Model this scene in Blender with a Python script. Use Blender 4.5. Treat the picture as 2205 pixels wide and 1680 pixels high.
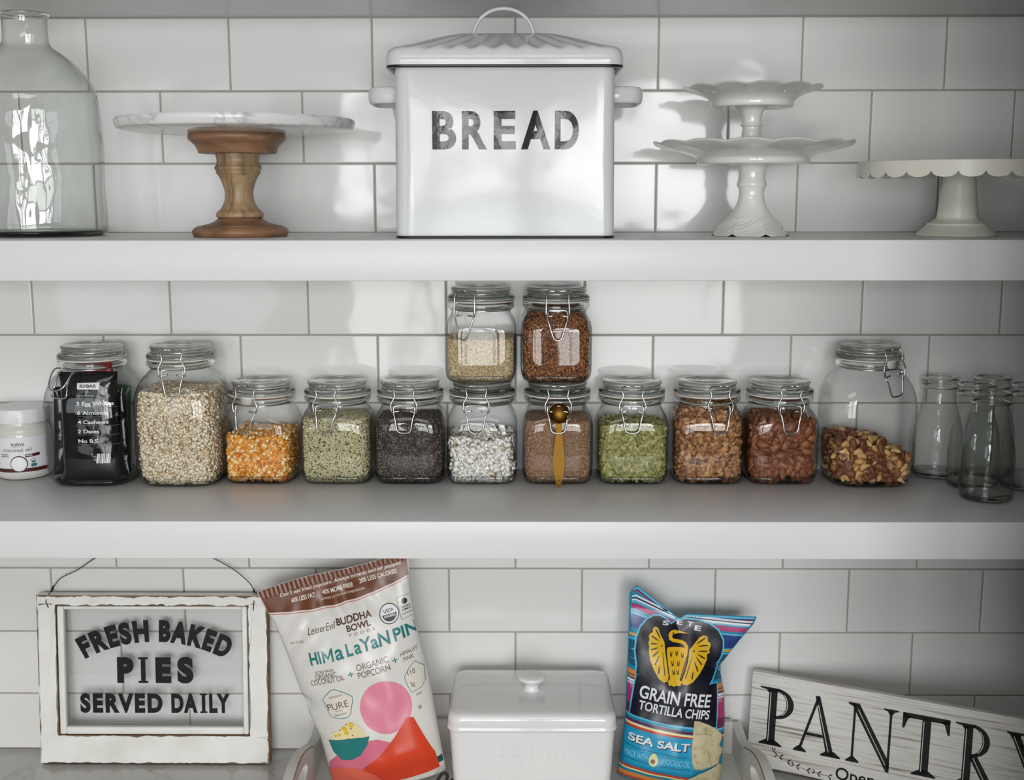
import bpy, bmesh, math, random
import numpy as np
from mathutils import Vector, Matrix, noise as mnoise

sc = bpy.context.scene
for o in list(bpy.data.objects):
    bpy.data.objects.remove(o)
COL = sc.collection
RNG = np.random.default_rng(7)
random.seed(7)
PI = math.pi

# ------------------------------------------------------------------ camera
cam_d = bpy.data.cameras.new('camera')
cam = bpy.data.objects.new('camera', cam_d)
COL.objects.link(cam)
cam_d.sensor_width = 36.0
cam_d.lens = 2548.2 / 2205 * 36.0
cam_d.clip_start = 0.05
_r = Vector((0.999965, 0.00834, -0.000997)); _u = Vector((-0.000378, 0.163213, 0.986591)); _f = Vector((-0.008391, 0.986556, -0.16321))
_m = Matrix((( _r.x, _u.x, -_f.x), (_r.y, _u.y, -_f.y), (_r.z, _u.z, -_f.z))).to_4x4()
_m.translation = Vector((0.0098, -1.7511, 1.7854))
cam.matrix_world = _m
cam_d.dof.use_dof = True
cam_d.dof.focus_distance = 1.66
cam_d.dof.aperture_fstop = 13.0
sc.camera = cam

# ------------------------------------------------------------------ light
sc.view_settings.view_transform = 'Standard'
sc.view_settings.look = 'None'
sc.view_settings.gamma = 1.0
sc.view_settings.use_curve_mapping = False
sc.view_settings.exposure = 0.86
try:
    sc.cycles.transparent_max_bounces = 24
    sc.cycles.max_bounces = 10
    sc.cycles.diffuse_bounces = 4
    sc.cycles.transmission_bounces = 8
    sc.cycles.sample_clamp_indirect = 4.0
    sc.cycles.use_denoising = True
    sc.cycles.caustics_reflective = False
except Exception:
    pass
world = bpy.data.worlds.new('daylight'); sc.world = world
world.use_nodes = True
_bg = world.node_tree.nodes['Background']
_bg.inputs['Color'].default_value = (0.86, 0.93, 1.0, 1)
_bg.inputs['Strength'].default_value = 1.0

YB = -4.2                     # the wall with the windows, behind the camera
WINDOWS = [(-2.40, -1.20, 1.00, 2.36), (-0.95, 1.15, 0.80, 2.36)]   # x0, x1, z0, z1
def area_light(name, loc, rot, sx, sy, watts, color=(1, 1, 1)):
    d = bpy.data.lights.new(name, 'AREA'); d.shape = 'RECTANGLE'; d.size = sx; d.size_y = sy
    d.energy = watts; d.color = color
    o = bpy.data.objects.new(name, d); COL.objects.link(o); o.location = loc; o.rotation_euler = rot
    return o
# open sky beyond the upper panes, the dimmer garden beyond the lower ones; the far window is shaded
for name, x0, x1, z0, z1, dy, radiance, colour in (('sky_daylight', -1.30, 1.50, 1.60, 2.60, 1.2, 10., (.985, .99, 1.0)), ('garden_daylight', -1.30, 1.50, 0.45, 1.58, 1.2, 4.6, (.985, 1.0, .97)), ('shaded_daylight', -2.40, -1.20, 1.00, 2.36, 0.2, .8, (.93, .96, 1.0))):
    area_light(name, ((x0 + x1) / 2, YB - dy, (z0 + z1) / 2), (PI / 2, 0, 0), x1 - x0, z1 - z0, radiance * PI * (x1 - x0) * (z1 - z0), colour)

area_light('added_top_fill', (-.25, -2.30, 2.622), (0, 0, 0), 1.1, 1.1, 9, (1.0, .985, .96))  # added fill from above to lift upward faces; no known ceiling lamp

# ------------------------------------------------------------------ material helpers
def srgb(r, g, b):
    f = lambda c: (c / 255 / 12.92) if c / 255 <= .04045 else ((c / 255 + .055) / 1.055) ** 2.4
    return (f(r), f(g), f(b))
def new_mat(name):
    m = bpy.data.materials.new(name); m.use_nodes = True
    nt = m.node_tree
    return m, nt, nt.nodes['Principled BSDF']
def noise_bump(nt, bsdf, scale, strength, dist=0.002, detail=3.0, coords='Object', stretch=None):
    tc = nt.nodes.new('ShaderNodeTexCoord'); n = nt.nodes.new('ShaderNodeTexNoise'); b = nt.nodes.new('ShaderNodeBump')
    n.inputs['Scale'].default_value = scale; n.inputs['Detail'].default_value = detail
    if stretch:
        mp = nt.nodes.new('ShaderNodeMapping'); mp.inputs['Scale'].default_value = stretch
        nt.links.new(tc.outputs[coords], mp.inputs['Vector']); nt.links.new(mp.outputs['Vector'], n.inputs['Vector'])
    else:
        if coords == 'World':
            g = nt.nodes.new('ShaderNodeNewGeometry'); nt.links.new(g.outputs['Position'], n.inputs['Vector'])
        else:
            nt.links.new(tc.outputs[coords], n.inputs['Vector'])
    b.inputs['Strength'].default_value = strength; b.inputs['Distance'].default_value = dist
    nt.links.new(n.outputs['Fac'], b.inputs['Height']); nt.links.new(b.outputs['Normal'], bsdf.inputs['Normal'])
    return n
def ramp(nt, stops, interp='LINEAR'):
    r = nt.nodes.new('ShaderNodeValToRGB'); cr = r.color_ramp; cr.interpolation = interp
    while len(cr.elements) < len(stops): cr.elements.new(0.5)
    for e, (p, c) in zip(cr.elements, stops): e.position = p; e.color = (*c, 1)
    return r
def M(name, col, rough=.5, metal=0., bump=None, coat=0., spec=None, var=None, noisecol=None, sss=0., coat_rough=.03):
    """var: second colour mixed in per object; noisecol: (colour, scale, lo, hi) mixed in by noise"""
    m, nt, b = new_mat(name)
    b.inputs['Base Color'].default_value = (*col, 1); b.inputs['Roughness'].default_value = rough; b.inputs['Metallic'].default_value = metal
    b.inputs['Coat Weight'].default_value = coat; b.inputs['Coat Roughness'].default_value = coat_rough
    if spec is not None: b.inputs['Specular IOR Level'].default_value = spec
    if bump: noise_bump(nt, b, *bump)
    src = None
    if var:
        oi = nt.nodes.new('ShaderNodeObjectInfo'); r = ramp(nt, [(0, col), (1, var)])
        nt.links.new(oi.outputs['Random'], r.inputs['Fac']); src = r.outputs['Color']
        nt.links.new(src, b.inputs['Base Color'])
    if noisecol:
        c2, s, lo, hi = noisecol
        tc = nt.nodes.new('ShaderNodeTexCoord'); n = nt.nodes.new('ShaderNodeTexNoise'); n.inputs['Scale'].default_value = s; n.inputs['Detail'].default_value = 5
        nt.links.new(tc.outputs['Object'], n.inputs['Vector'])
        r = ramp(nt, [(lo, (0, 0, 0)), (hi, (1, 1, 1))]); nt.links.new(n.outputs['Fac'], r.inputs['Fac'])
        mx = nt.nodes.new('ShaderNodeMix'); mx.data_type = 'RGBA'
        nt.links.new(r.outputs['Color'], mx.inputs['Factor'])
        if src: nt.links.new(src, mx.inputs['A'])
        else: mx.inputs['A'].default_value = (*col, 1)
        mx.inputs['B'].default_value = (*c2, 1)
        nt.links.new(mx.outputs['Result'], b.inputs['Base Color'])
    return m
def thin_glass(name, tint=(.97, .985, .98), edge=(.55, .62, .6), gain=1.0, bump=None, stretch=None, power=3.0, rough=.015):
    """one skin of clear glass: Schlick reflection over a transmission that darkens where the glass is seen edge-on"""
    m = bpy.data.materials.new(name); m.use_nodes = True; nt = m.node_tree; nt.nodes.clear()
    out = nt.nodes.new('ShaderNodeOutputMaterial'); mix = nt.nodes.new('ShaderNodeMixShader')
    tr = nt.nodes.new('ShaderNodeBsdfTransparent'); gl = nt.nodes.new('ShaderNodeBsdfGlossy'); gl.inputs['Roughness'].default_value = rough
    lw = nt.nodes.new('ShaderNodeLayerWeight'); lw.inputs['Blend'].default_value = 0.5
    p5 = nt.nodes.new('ShaderNodeMath'); p5.operation = 'POWER'; p5.inputs[1].default_value = 5
    ma = nt.nodes.new('ShaderNodeMath'); ma.operation = 'MULTIPLY_ADD'; ma.inputs[1].default_value = .96 * gain; ma.inputs[2].default_value = .04 * gain; ma.use_clamp = True
    nt.links.new(lw.outputs['Facing'], p5.inputs[0]); nt.links.new(p5.outputs[0], ma.inputs[0]); nt.links.new(ma.outputs[0], mix.inputs['Fac'])
    pe = nt.nodes.new('ShaderNodeMath'); pe.operation = 'POWER'; pe.inputs[1].default_value = power
    nt.links.new(lw.outputs['Facing'], pe.inputs[0])
    r = ramp(nt, [(0, tint), (1, edge)]); nt.links.new(pe.outputs[0], r.inputs['Fac']); nt.links.new(r.outputs['Color'], tr.inputs['Color'])
    nt.links.new(tr.outputs[0], mix.inputs[1]); nt.links.new(gl.outputs[0], mix.inputs[2]); nt.links.new(mix.outputs[0], out.inputs['Surface'])
    if bump:
        class _B:  # collect the glossy normal input
            inputs = gl.inputs
        noise_bump(nt, _B, *bump, stretch=stretch)
    return m
def solid_glass(name, col=(.9, .95, .93), rough=0.0, ior=1.47):
    m = bpy.data.materials.new(name); m.use_nodes = True; nt = m.node_tree; nt.nodes.clear()
    out = nt.nodes.new('ShaderNodeOutputMaterial'); g = nt.nodes.new('ShaderNodeBsdfGlass')
    g.inputs['Color'].default_value = (*col, 1); g.inputs['IOR'].default_value = ior; g.inputs['Roughness'].default_value = rough
    nt.links.new(g.outputs[0], out.inputs['Surface']); return m
def attr_mat(name, rough=.6, bump=None):
    m, nt, b = new_mat(name); a = nt.nodes.new('ShaderNodeAttribute'); a.attribute_name = 'grain'
    nt.links.new(a.outputs['Color'], b.inputs['Base Color']); b.inputs['Roughness'].default_value = rough
    if bump: noise_bump(nt, b, *bump)
    return m

# ------------------------------------------------------------------ object helpers
def finish(o, parent=None, label=None, cat=None, group=None, kind=None):
    if parent is not None: o.parent = parent
    if label: o['label'] = label
    if cat: o['category'] = cat
    if group: o['group'] = group
    if kind: o['kind'] = kind
    return o
def mesh_obj(name, verts, faces, mat, parent=None, smooth=True, sharp=None, **kw):
    me = bpy.data.meshes.new(name)
    me.from_pydata([tuple(v) for v in verts], [], [tuple(f) for f in faces]); me.update()
    if mat is not None:
        for m in (mat if isinstance(mat, (list, tuple)) else [mat]): me.materials.append(m)
    if smooth:
        me.polygons.foreach_set('use_smooth', [True] * len(me.polygons))
        if sharp: me.set_sharp_from_angle(angle=math.radians(sharp))
    o = bpy.data.objects.new(name, me); COL.objects.link(o)
    return finish(o, parent, **kw)
def bm_obj(name, bm, mat, parent=None, smooth=True, sharp=35, **kw):
    me = bpy.data.meshes.new(name); bm.normal_update(); bm.to_mesh(me); bm.free()
    if mat is not None: me.materials.append(mat)
    if smooth:
        me.polygons.foreach_set('use_smooth', [True] * len(me.polygons))
        if sharp: me.set_sharp_from_angle(angle=math.radians(sharp))
    o = bpy.data.objects.new(name, me); COL.objects.link(o)
    return finish(o, parent, **kw)
def thing(name, loc, label, cat, group=None, rz=0.):
    o = bpy.data.objects.new(name, None); COL.objects.link(o); o.location = loc; o.rotation_euler = (0, 0, rz)
    o.empty_display_size = .02
    return finish(o, None, label, cat, group)
def add_box(bm, x0, x1, y0, y1, z0, z1, bevel=0., seg=2):
    r = bmesh.ops.create_cube(bm, size=1.0)
    vs = r['verts']
    for v in vs:
        v.co = Vector(((x0 + x1) / 2 + v.co.x * (x1 - x0), (y0 + y1) / 2 + v.co.y * (y1 - y0), (z0 + z1) / 2 + v.co.z * (z1 - z0)))
    if bevel > 0:
        es = list({e for v in vs for e in v.link_edges})
        bmesh.ops.bevel(bm, geom=es, offset=bevel, segments=seg, profile=.5, affect='EDGES')
    return bm
def box(name, x0, x1, y0, y1, z0, z1, mat, parent=None, bevel=0.0, seg=2, **kw):
    bm = bmesh.new(); add_box(bm, x0, x1, y0, y1, z0, z1, bevel, seg)
    return bm_obj(name, bm, mat, parent, **kw)
def loft_rings(rings, close_start=True, close_end=True, cyclic=False):
    """rings: equal-length lists of points"""
    n = len(rings[0]); V = [p for r in rings for p in r]; F = []
    R = len(rings)
    for i in range(R if cyclic else R - 1):
        a = i * n; b = ((i + 1) % R) * n
        for j in range(n):
            k = (j + 1) % n
            F.append((a + j, a + k, b + k, b + j))
    if not cyclic:
        if close_start: F.append(tuple(range(n))[::-1])
        if close_end: F.append(tuple(range((R - 1) * n, R * n)))
    return V, F
def lathe(prof, n=64, mod=None):
    """prof: (r, z) from the bottom up; r == 0 closes to a fan. mod(theta, r, z) -> (r, z)"""
    rings = []
    for r, z in prof:
        ring = []
        for j in range(n):
            t = 2 * PI * j / n
            rr, zz = mod(t, r, z) if mod else (r, z)
            ring.append((rr * math.cos(t), rr * math.sin(t), zz))
        rings.append(ring)
    return loft_rings(rings, prof[0][0] > 1e-6, prof[-1][0] > 1e-6)
def smooth_prof(pts, k=4):
    """Catmull-Rom through profile points"""
    P = [np.array(p, float) for p in pts]; P = [2 * P[0] - P[1]] + P + [2 * P[-1] - P[-2]]; out = []
    for i in range(1, len(P) - 2):
        for s in range(k):
            t = s / k
            out.append(.5 * (2 * P[i] + (P[i + 1] - P[i - 1]) * t + (2 * P[i - 1] - 5 * P[i] + 4 * P[i + 1] - P[i + 2]) * t * t + (3 * P[i] - 3 * P[i + 1] + P[i + 2] - P[i - 1]) * t ** 3))
    out.append(P[-2]); return [tuple(p) for p in out]
def tube(pts, r, n=8, closed=False, smooth=0, flat=None):
    """verts, faces of a round wire through pts"""
    if smooth: 
        if closed:
            q = smooth_prof([pts[-1]] + list(pts) + [pts[0], pts[1]], smooth); pts = q[smooth:-smooth - 1 - 0][:len(pts) * smooth]
        else: pts = smooth_prof(pts, smooth)
    P = [Vector(p) for p in pts]; m = len(P); rings = []
    up = None
    for i in range(m):
        a = P[i - 1] if (closed or i > 0) else P[i]; b = P[(i + 1) % m] if (closed or i < m - 1) else P[i]
        t = (b - a).normalized()
        if up is None:
            up = Vector((0, 0, 1)) if abs(t.z) < .9 else Vector((0, 1, 0))
        s = t.cross(up)
        if s.length < 1e-5: s = t.cross(Vector((1, .3, .2)))
        s.normalize(); up = s.cross(t).normalized()
        fx, fy = flat if flat else (1, 1)
        rings.append([tuple(P[i] + (s * math.cos(2 * PI * k / n) * fx + up * math.sin(2 * PI * k / n) * fy) * r) for k in range(n)])
    return loft_rings(rings, True, True, closed)
def join(*parts):
    V, F = [], []
    for v, f in parts:
        o = len(V); V += list(v); F += [tuple(i + o for i in q) for q in f]
    return V, F
def xf(part, fn):
    return [tuple(fn(Vector(p))) for p in part[0]], part[1]
def flip(part): return part[0], [f[::-1] for f in part[1]]
def sring(hw, p, z, n=64, hy=None):
    out = []
    hy = hw if hy is None else hy
    for j in range(n):
        t = 2 * PI * j / n; c, s = math.cos(t), math.sin(t)
        k = (abs(c) ** p + abs(s) ** p) ** (-1 / p)
        out.append((hw * k * c, hy * k * s, z))
    return out
def rrect(hx, hy, r, z, arc=6, nx=24, ny=12):
    pts = []
    for (cx, cy, a0, k, d) in ((hx - r, hy - r, 0, nx, (-1, 0)), (-hx + r, hy - r, 90, ny, (0, -1)), (-hx + r, -hy + r, 180, nx, (1, 0)), (hx - r, -hy + r, 270, ny, (0, 1))):
        for i in range(arc + 1):
            a = math.radians(a0 + 90 * i / arc); pts.append((cx + r * math.cos(a), cy + r * math.sin(a), z))
        L = 2 * (hx - r) if d[0] else 2 * (hy - r)
        ex, ey = pts[-1][0], pts[-1][1]
        for i in range(1, k): pts.append((ex + d[0] * L * i / k, ey + d[1] * L * i / k, z))
    return pts
# flat art: polygons, strokes and lettering in a plane, then laid on a surface
_hcap = {}
def _font(s, bold, shear, spacing):
    c = bpy.data.curves.new('lettering', 'FONT'); c.body = s; c.size = 1.0; c.offset = bold; c.shear = shear; c.space_character = spacing; c.resolution_u = 6
    o = bpy.data.objects.new('lettering', c); me = bpy.data.meshes.new_from_object(o)
    v = [(p.co.x, p.co.y) for p in me.vertices]; f = [tuple(p.vertices) for p in me.polygons]
    bpy.data.objects.remove(o); bpy.data.curves.remove(c); bpy.data.meshes.remove(me)
    return v, f
def text2(s, x0, x1, y0, y1, bold=0., shear=0., spacing=1.0):
    """lettering fitted between x0 and x1, base line y0, capitals reaching y1"""
    if 'h' not in _hcap:
        v, _ = _font('H', 0, 0, 1); _hcap['h'] = max(p[1] for p in v)
    h = _hcap['h']
    v, f = _font(s, bold, shear, spacing)
    a = min(p[0] for p in v); b = max(p[0] for p in v)
    lo, hi = -bold, h + bold
    return [(x0 + (p[0] - a) / (b - a) * (x1 - x0), y0 + (p[1] - lo) / (hi - lo) * (y1 - y0)) for p in v], f
def poly2(pts): return list(pts), [tuple(range(len(pts)))]
def stroke2(pts, w, closed=False):
    P = [np.array(p, float) for p in pts]; m = len(P); L, R = [], []
    for i in range(m):
        a = P[i - 1] if (closed or i) else P[i]; b = P[(i + 1) % m] if (closed or i < m - 1) else P[i]
        t = (b - a) / (np.linalg.norm(b - a) + 1e-12); n = np.array([-t[1], t[0]])
        ww = w[i] if isinstance(w, (list, tuple)) else w
        L.append(P[i] + n * ww / 2); R.append(P[i] - n * ww / 2)
    V = [tuple(p) for p in L + R]; F = []
    for i in range(m if closed else m - 1):
        j = (i + 1) % m; F.append((i, m + i, m + j, j))
    return V, F
def arc2(cx, cy, rx, ry, a0, a1, n=24): return [(cx + rx * math.cos(math.radians(a0 + (a1 - a0) * i / n)), cy + ry * math.sin(math.radians(a0 + (a1 - a0) * i / n))) for i in range(n + 1)]
def disc2(cx, cy, rx, ry=None, n=28): return poly2(arc2(cx, cy, rx, ry or rx, 0, 360 - 360 / n, n - 1))
def ring2(cx, cy, r, w, ry=None, n=32): return stroke2(arc2(cx, cy, r, ry or r, 0, 360 - 360 / n, n - 1), w, True)
def map2(part, fn): return [tuple(fn(*p)) for p in part[0]], part[1]
def decal(name, parts, fn, mat, parent, maxlen=.004, **kw):
    """lay flat art on a surface: fn(x, y) -> point in the parent's space"""
    if isinstance(parts, tuple): parts = [parts]
    bm = bmesh.new()
    for V, F in parts:
        vs = [bm.verts.new((x, y, 0)) for x, y in V]
        for f in F:
            try: bm.faces.new([vs[i] for i in f])
            except ValueError: pass
    bmesh.ops.triangulate(bm, faces=bm.faces[:])
    if maxlen:
        for _ in range(7):
            es = [e for e in bm.edges if e.calc_length() > maxlen]
            if not es: break
            bmesh.ops.subdivide_edges(bm, edges=es, cuts=1); bmesh.ops.triangulate(bm, faces=[f for f in bm.faces if len(f.verts) > 3])
    for f in bm.faces:
        if f.normal.z < 0: f.normal_flip()
    for v in bm.verts: v.co = Vector(fn(v.co.x, v.co.y))
    return bm_obj(name, bm, mat, parent, smooth=False, **kw)

# ------------------------------------------------------------------ materials
WHITE_PAINT = M('white_shelf_paint', (.745, .745, .75), .32, bump=(220, .02, .001), spec=.28)
GROUT = M('grey_grout', srgb(168, 163, 156), .9, bump=(400, .3, .001))
TILE = M('glazed_white_tile', (.75, .742, .728), .07, bump=(11, .34, .004, 1.5, 'World'), var=(.80, .79, .775), spec=.26)
PLASTER = M('wall_plaster', (.36, .35, .335), .8, bump=(60, .05))
CEIL = M('ceiling_paint', (.5, .5, .49), .8)
DARK_PANEL = M('charcoal_cabinet_paint', (.05, .05, .048), .45)
FLOOR = M('oak_floor', (.30, .21, .13), .4, noisecol=((.2, .13, .08), 6, .4, .6))
def marble(name, base, vein, scale=5., rough=.12, lo=.47, hi=.53, amount=1.):
    m, nt, b = new_mat(name)
    tc = nt.nodes.new('ShaderNodeTexCoord'); n1 = nt.nodes.new('ShaderNodeTexNoise'); n2 = nt.nodes.new('ShaderNodeTexNoise')
    n1.inputs['Scale'].default_value = scale; n1.inputs['Detail'].default_value = 8; n1.inputs['Distortion'].default_value = 1.2
    n2.inputs['Scale'].default_value = scale * 2.2; n2.inputs['Detail'].default_value = 4
    nt.links.new(tc.outputs['Object'], n1.inputs['Vector']); nt.links.new(tc.outputs['Object'], n2.inputs['Vector'])
    mid = (lo + hi) / 2
    r = ramp(nt, [(lo, (0, 0, 0)), (mid, (amount,) * 3), (hi, (0, 0, 0))]); nt.links.new(n1.outputs['Fac'], r.inputs['Fac'])
    mu = nt.nodes.new('ShaderNodeMath'); mu.operation = 'MULTIPLY'; nt.links.new(r.outputs['Color'], mu.inputs[0]); nt.links.new(n2.outputs['Fac'], mu.inputs[1])
    mx = nt.nodes.new('ShaderNodeMix'); mx.data_type = 'RGBA'; mx.inputs['A'].default_value = (*base, 1); mx.inputs['B'].default_value = (*vein, 1)
    nt.links.new(mu.outputs[0], mx.inputs['Factor']); nt.links.new(mx.outputs['Result'], b.inputs['Base Color']); b.inputs['Roughness'].default_value = rough
    return m
COUNTER = marble('grey_marble_counter', (.52, .51, .49), (.30, .29, .27), 6, .15)
MARBLE = marble('white_marble', (.76, .76, .76), (.42, .43, .45), 16, .18, .44, .56, 1.3)
def wood(name, c1, c2, scale=40, stretch=(1, 1, .12), rough=.45):
    m, nt, b = new_mat(name)
    tc = nt.nodes.new('ShaderNodeTexCoord'); mp = nt.nodes.new('ShaderNodeMapping'); mp.inputs['Scale'].default_value = stretch
    n = nt.nodes.new('ShaderNodeTexNoise'); n.inputs['Scale'].default_value = scale; n.inputs['Detail'].default_value = 6; n.inputs['Distortion'].default_value = .6
    nt.links.new(tc.outputs['Object'], mp.inputs['Vector']); nt.links.new(mp.outputs['Vector'], n.inputs['Vector'])
    r = ramp(nt, [(.32, c2), (.62, c1)]); nt.links.new(n.outputs['Fac'], r.inputs['Fac']); nt.links.new(r.outputs['Color'], b.inputs['Base Color'])
    b.inputs['Roughness'].default_value = rough
    bp = nt.nodes.new('ShaderNodeBump'); bp.inputs['Strength'].default_value = .15; bp.inputs['Distance'].default_value = .001
    nt.links.new(n.outputs['Fac'], bp.inputs['Height']); nt.links.new(bp.outputs['Normal'], b.inputs['Normal'])
    return m
MANGO = wood('mango_wood', srgb(170, 143, 108), srgb(118, 94, 66), 110, (1, 1, .08))
MANGO_RED = wood('reddish_mango_wood', srgb(156, 116, 86), srgb(106, 77, 55), 70, (.3, .3, 1))
ENAMEL = M('white_enamel', (.66, .67, .68), .10, bump=(30, .10, .002, 4), spec=.3)
ENAMEL_DARK = M('dark_enamel_edge', (.012, .013, .02), .2)
CERAMIC = M('white_ironstone', (.72, .71, .68), .12, bump=(25, .02, .002))
CREAM_METAL = M('cream_painted_metal', (.72, .71, .63), .3)
STONEWARE = M('glossy_white_stoneware', (.79, .78, .775), .08, bump=(18, .03, .002))
INK = M('black_ink', (.010, .010, .011), .5, spec=.2)
GLOSS_INK = M('glossy_black_enamel', (.010, .010, .014), .06, bump=(30, .10, .002, 4), spec=.25)
WHITE_INK = M('white_ink', (.8, .8, .8), .4)
STEEL = M('bright_wire', (.62, .62, .62), .22, metal=1.)
BLACK_WIRE = M('dark_annealed_wire', (.03, .03, .032), .5, metal=.6)
RUBBER = M('cream_rubber', (.74, .70, .64), .6)
BRASS = M('brushed_brass', srgb(112, 82, 34), .42, metal=1., bump=(300, .06, .0005))
GLASS = thin_glass('clear_jar_glass', (.978, .984, .98), (.44, .46, .445))
JUG_GLASS = thin_glass('green_tinted_glass', (.955, .966, .957), (.30, .335, .305), 1.5, bump=(26, .8, .004, 2.0), stretch=(1, 1, .35), power=2.6)
BOTTLE_GLASS = thin_glass('milk_bottle_glass', (.935, .945, .935), (.36, .38, .36), 1.3, bump=(60, .25, .002, 2.0))
LID_GLASS = solid_glass('thick_lid_glass', (.955, .965, .955))

PANE = thin_glass('window_pane_glass', (.992, .996, .996), (.9, .93, .92), 1.0)

# ------------------------------------------------------------------ the setting
ZT, ZM, ZC = 1.7301, 1.3746, 0.9198          # top shelf, middle shelf, counter
SD = 0.294                                    # shelf depth
XL, XR = -1.44, 0.86
TW, TH, J = 0.2052, 0.1026, 0.0024

wall = box('wall_back', -2.6, 2.6, 0.0020, 0.16, 0, 2.64, GROUT, kind='structure', smooth=False)
def tile_mesh(w, h):
    bm = bmesh.new(); add_box(bm, -w / 2, w / 2, 0, .006, -h / 2, h / 2, .0013, 2)
    me = bpy.data.meshes.new('tile'); bm.to_mesh(me); bm.free(); me.materials.append(TILE)
    me.polygons.foreach_set('use_smooth', [True] * len(me.polygons)); me.set_sharp_from_angle(angle=math.radians(12))
    return me
_tiles = {}
def tile(x0, x1, z0, z1):
    x0, x1 = max(x0, XL), min(x1, XR - .001)
    w, h = x1 - x0 - J, z1 - z0 - J
    if w < .01 or h < .008: return
    key = (round(w, 4), round(h, 4))
    if key not in _tiles: _tiles[key] = tile_mesh(w, h)
    o = bpy.data.objects.new('tile', _tiles[key]); COL.objects.link(o); o.parent = wall
    o.location = ((x0 + x1) / 2, RNG.uniform(-.0002, .0004), (z0 + z1) / 2)
    o.rotation_euler = (math.radians(RNG.normal(0, .22)), 0, math.radians(RNG.normal(0, .22)))
rows = []
zl = 2.035
rows += [(zl - TH, zl, 0.), (zl - 2 * TH, zl - TH, .5), (ZT - .0005, zl - 2 * TH, 0.)]
zl = 2.035 - .45642
rows += [(zl, zl + TH, .5), (zl - TH, zl, 0.), (zl - 2 * TH, zl - TH, .5)]
zl = 2.035 - .81797
rows += [(zl, zl + TH, 0.), (zl - TH, zl, .5), (zl - 2 * TH, zl - TH, 0.), (ZC - .0005, zl - 2 * TH, .5)]
for z0, z1, off in rows:
    for k in range(-8, 6):
        tile((k + off) * TW, (k + off + 1) * TW, z0, z1)

box('floor', -2.6, 2.6, YB, .16, -.05, 0, FLOOR, kind='structure', smooth=False)
ceil = box('ceiling', -2.6, 2.6, YB, .16, 2.64, 2.7, CEIL, kind='structure', smooth=False)
bm = bmesh.new()
for q in ((-.84, -.80, -2.89, -1.71), (.30, .34, -2.89, -1.71), (-.80, .30, -2.89, -2.85), (-.80, .30, -1.75, -1.71)): add_box(bm, q[0], q[1], q[2], q[3], 2.60, 2.64, .004)
bm_obj('added_fill_frame', bm, WHITE_PAINT, ceil)  # made-up frame around the added overhead fill
box('wall_left', -2.7, -2.6, YB, .16, 0, 2.64, PLASTER, kind='structure', smooth=False)
box('wall_right', 2.6, 2.7, YB, .16, 0, 2.64, PLASTER, kind='structure', smooth=False)
box('wall_side', XR, XR + .12, -.68, .0020, 0, 2.64, DARK_PANEL, kind='structure', smooth=False)
box('unseen_shade_wall', .522, XR + .12, -.80, -.68, 0, 2.64, DARK_PANEL, kind='structure', smooth=False)  # unseen dark wall end, placed to shade the right side
bm = bmesh.new()
xs = [-2.6, WINDOWS[0][0], WINDOWS[0][1], WINDOWS[1][0], WINDOWS[1][1], 2.6]
for a, b in ((0, 1), (2, 3), (4, 5)): add_box(bm, xs[a], xs[b], YB - .12, YB, 0, 2.64)
for (x0, x1, z0, z1) in WINDOWS: add_box(bm, x0, x1, YB - .12, YB, 0, z0); add_box(bm, x0, x1, YB - .12, YB, z1, 2.64)
bm_obj('wall_front', bm, PLASTER, kind='structure', smooth=False)
for i, (x0, x1, z0, z1) in enumerate(WINDOWS):
    t = bpy.data.objects.new('window_%d' % (i + 1), None); COL.objects.link(t); finish(t, kind='structure')
    bm = bmesh.new()
    for q in ((x0, x0 + .05, z0, z1), (x1 - .05, x1, z0, z1), (x0, x1, z0, z0 + .05), (x0, x1, z1 - .05, z1)): add_box(bm, q[0], q[1], YB - .1, YB - .03, q[2], q[3], .004)
    bm_obj('window_frame', bm, WHITE_PAINT, t)
    nm = 1
    for k in range(nm):
        xm = x0 + (x1 - x0) * (k + 1) / (nm + 1); box('mullion', xm - .025, xm + .025, YB - .09, YB - .04, z0 + .05, z1 - .05, WHITE_PAINT, t, .004)
    box('transom', x0 + .05, x1 - .05, YB - .085, YB - .045, 1.57, 1.61, WHITE_PAINT, t, .004)

def shelf(z, thick, label):
    box('floating_shelf', XL, XR - .001, -SD, .002, z - thick, z, WHITE_PAINT, bevel=.0012, label=label, cat='shelf', group='white floating shelves')
shelf(ZT + .3555, .05, 'white painted shelf at the very top edge, only its underside showing')
shelf(ZT, .0498, 'upper white floating shelf carrying the enamel bread bin and cake stands')
shelf(ZM, .04915, 'middle white floating shelf carrying the row of clamp-lid glass jars')
box('countertop', XL, XR - .001, -.64, .002, ZC - .035, ZC, COUNTER, bevel=.003, label='grey marble countertop below the shelves, holding the signs and tray', cat='countertop')
c = thing('base_cabinet', (0, 0, 0), 'white base cabinet carrying the grey marble countertop', 'cabinet')
box('carcass', XL, XR - .001, -.60, 0, .1, ZC - .036, WHITE_PAINT, c)
box('plinth', XL, XR - .001, -.54, 0, 0, .1, DARK_PANEL, c)
for k in range(4):
    xa = XL + .01 + k * (XR - XL - .02) / 4; xb = xa + (XR - XL - .02) / 4 - .006
    d = box('door', xa, xb, -.62, -.601, .12, ZC - .05, WHITE_PAINT, c, .003)
    V, F = tube([(xb - .04, -.621, .72), (xb - .04, -.645, .725), (xb - .04, -.645, .815), (xb - .04, -.621, .82)], .005, 8); mesh_obj('handle', V, F, STEEL, d)

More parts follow.
